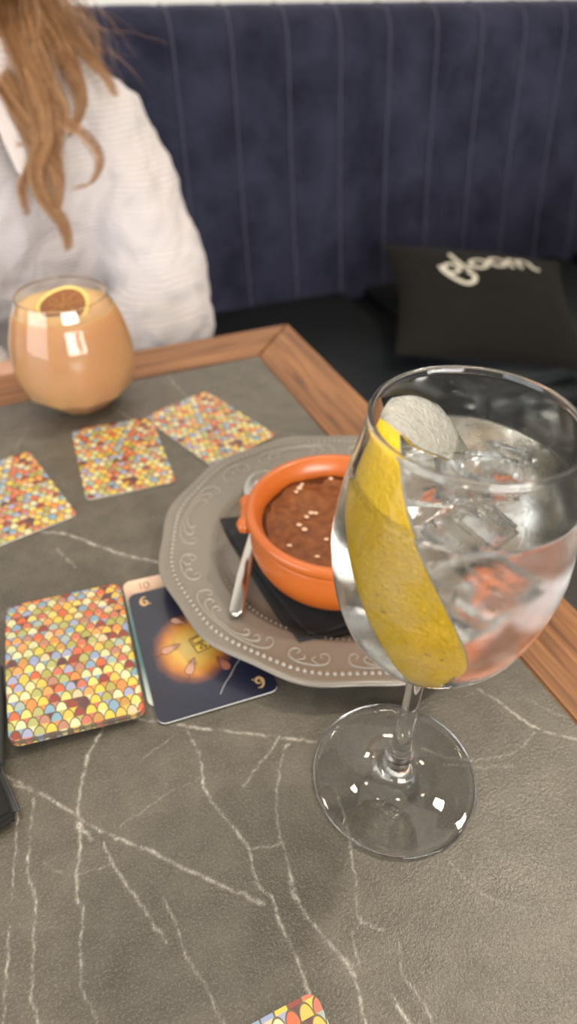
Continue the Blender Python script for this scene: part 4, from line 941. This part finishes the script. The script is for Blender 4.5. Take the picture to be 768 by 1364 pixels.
for cA_, cB_ in ((c4(.11, .048, .018), c4(.20, .090, .036)), (c4(.26, .120, .048), c4(.38, .19, .082)), (c4(.46, .26, .125), c4(.60, .38, .21))):
    S = NT('auburn_hair'); S.set(Base_Color=S.mix(S.noise(40, 2), cA_, cB_), Roughness=.38, Specular_IOR_Level=.5)
    cu = bpy.data.curves.new('hair', 'CURVE'); cu.dimensions = '3D'; cu.bevel_depth = .00040; cu.bevel_resolution = 0; cu.materials.append(S.m); curves.append(cu)
def add_strand(P, rad=1.0):
    sp_ = rh.choice((curves[0], curves[1], curves[1], curves[2])).splines.new('POLY'); sp_.points.add(len(P)-1)
    for q, p in enumerate(P): sp_.points[q].co = (*p, 1); sp_.points[q].radius = rad*(1-.65*(q/(len(P)-1))**2)
for G_, spr, cnt in guides:
    W3 = [tuple(pinv @ upd(*g)) for g in G_]; Q = cr(W3, 26)
    for k in range(cnt):
        a = rh.uniform(0, 2*PI); rr_ = math.sqrt(rh.random())*rh.choice((1, 1, 1, 1.35)); ph = rh.uniform(0, 6.28); fr = rh.uniform(1.0, 2.6); am = rh.uniform(0, .0035); cut = rh.choice((26, 26, 25, 24, 22, 19))
        P = []
        for q in range(cut):
            t = q/25; s = spr[0]+(spr[1]-spr[0])*min(1, t*2) if t < .5 else spr[1]+(spr[2]-spr[1])*(t-.5)*2
            wv = am*math.sin(fr*t*6.28+ph)*(.3+t); x = s*rr_*math.cos(a+t*1.2)+wv; y = s*rr_*math.sin(a+t*1.2)*.55
            P.append((Q[q][0]+x, Q[q][1]+y, Q[q][2]+wv*.6))
        add_strand(P, rh.uniform(.7, 1.15))
for k in range(80):      # loose flyaway strands at the edge of the hair
    x0, y0 = rh.uniform(30, 95), rh.uniform(-30, 40); D = rh.uniform(.78, .84); ang = rh.uniform(.3, 1.5); P = []; x, y = x0, y0; L_ = rh.uniform(7, 13)
    for q in range(14): P.append(tuple(pinv @ upd(x, y, D))); x += L_*math.cos(ang); y += L_*math.sin(ang); ang += rh.uniform(-.28, .34)
    if P: add_strand(P, .55)
for sgn in (-1, 1):        # locks from the crown down both sides and the back
    for k in range(620):
        a = rh.uniform(.05, 1.0)*PI*.93; x = math.sin(a-PI/2+.0)*1; ang = PI/2+sgn*rh.uniform(0, 1)*2.1
        cx_h, cy_h = math.cos(ang), math.sin(ang); hgt = rh.uniform(-.02, .10)
        P = [(.01*cx_h, HY+.02, HZ+.136), (.070*cx_h, HY+.016+.075*cy_h, HZ+.115), (.100*cx_h, HY+.016+.115*cy_h, HZ+.03), (.098*cx_h, HY+.02+.105*cy_h, HZ-.08), (.085*cx_h*1.1, -.04+.095*cy_h, HZ-.15), (.10*cx_h, -.035+.125*max(cy_h, -.1), HZ-.24-hgt)]
        j = [(p[0]+rh.uniform(-.006, .006), p[1]+rh.uniform(-.006, .006), p[2]+rh.uniform(-.006, .006)) for p in P]
        add_strand([tuple(q) for q in cr(j, 16)], 1.2)
for cu in curves: ho = bpy.data.objects.new('hair', cu); C.objects.link(ho); ho.parent = person; tag(ho, kind='stuff')
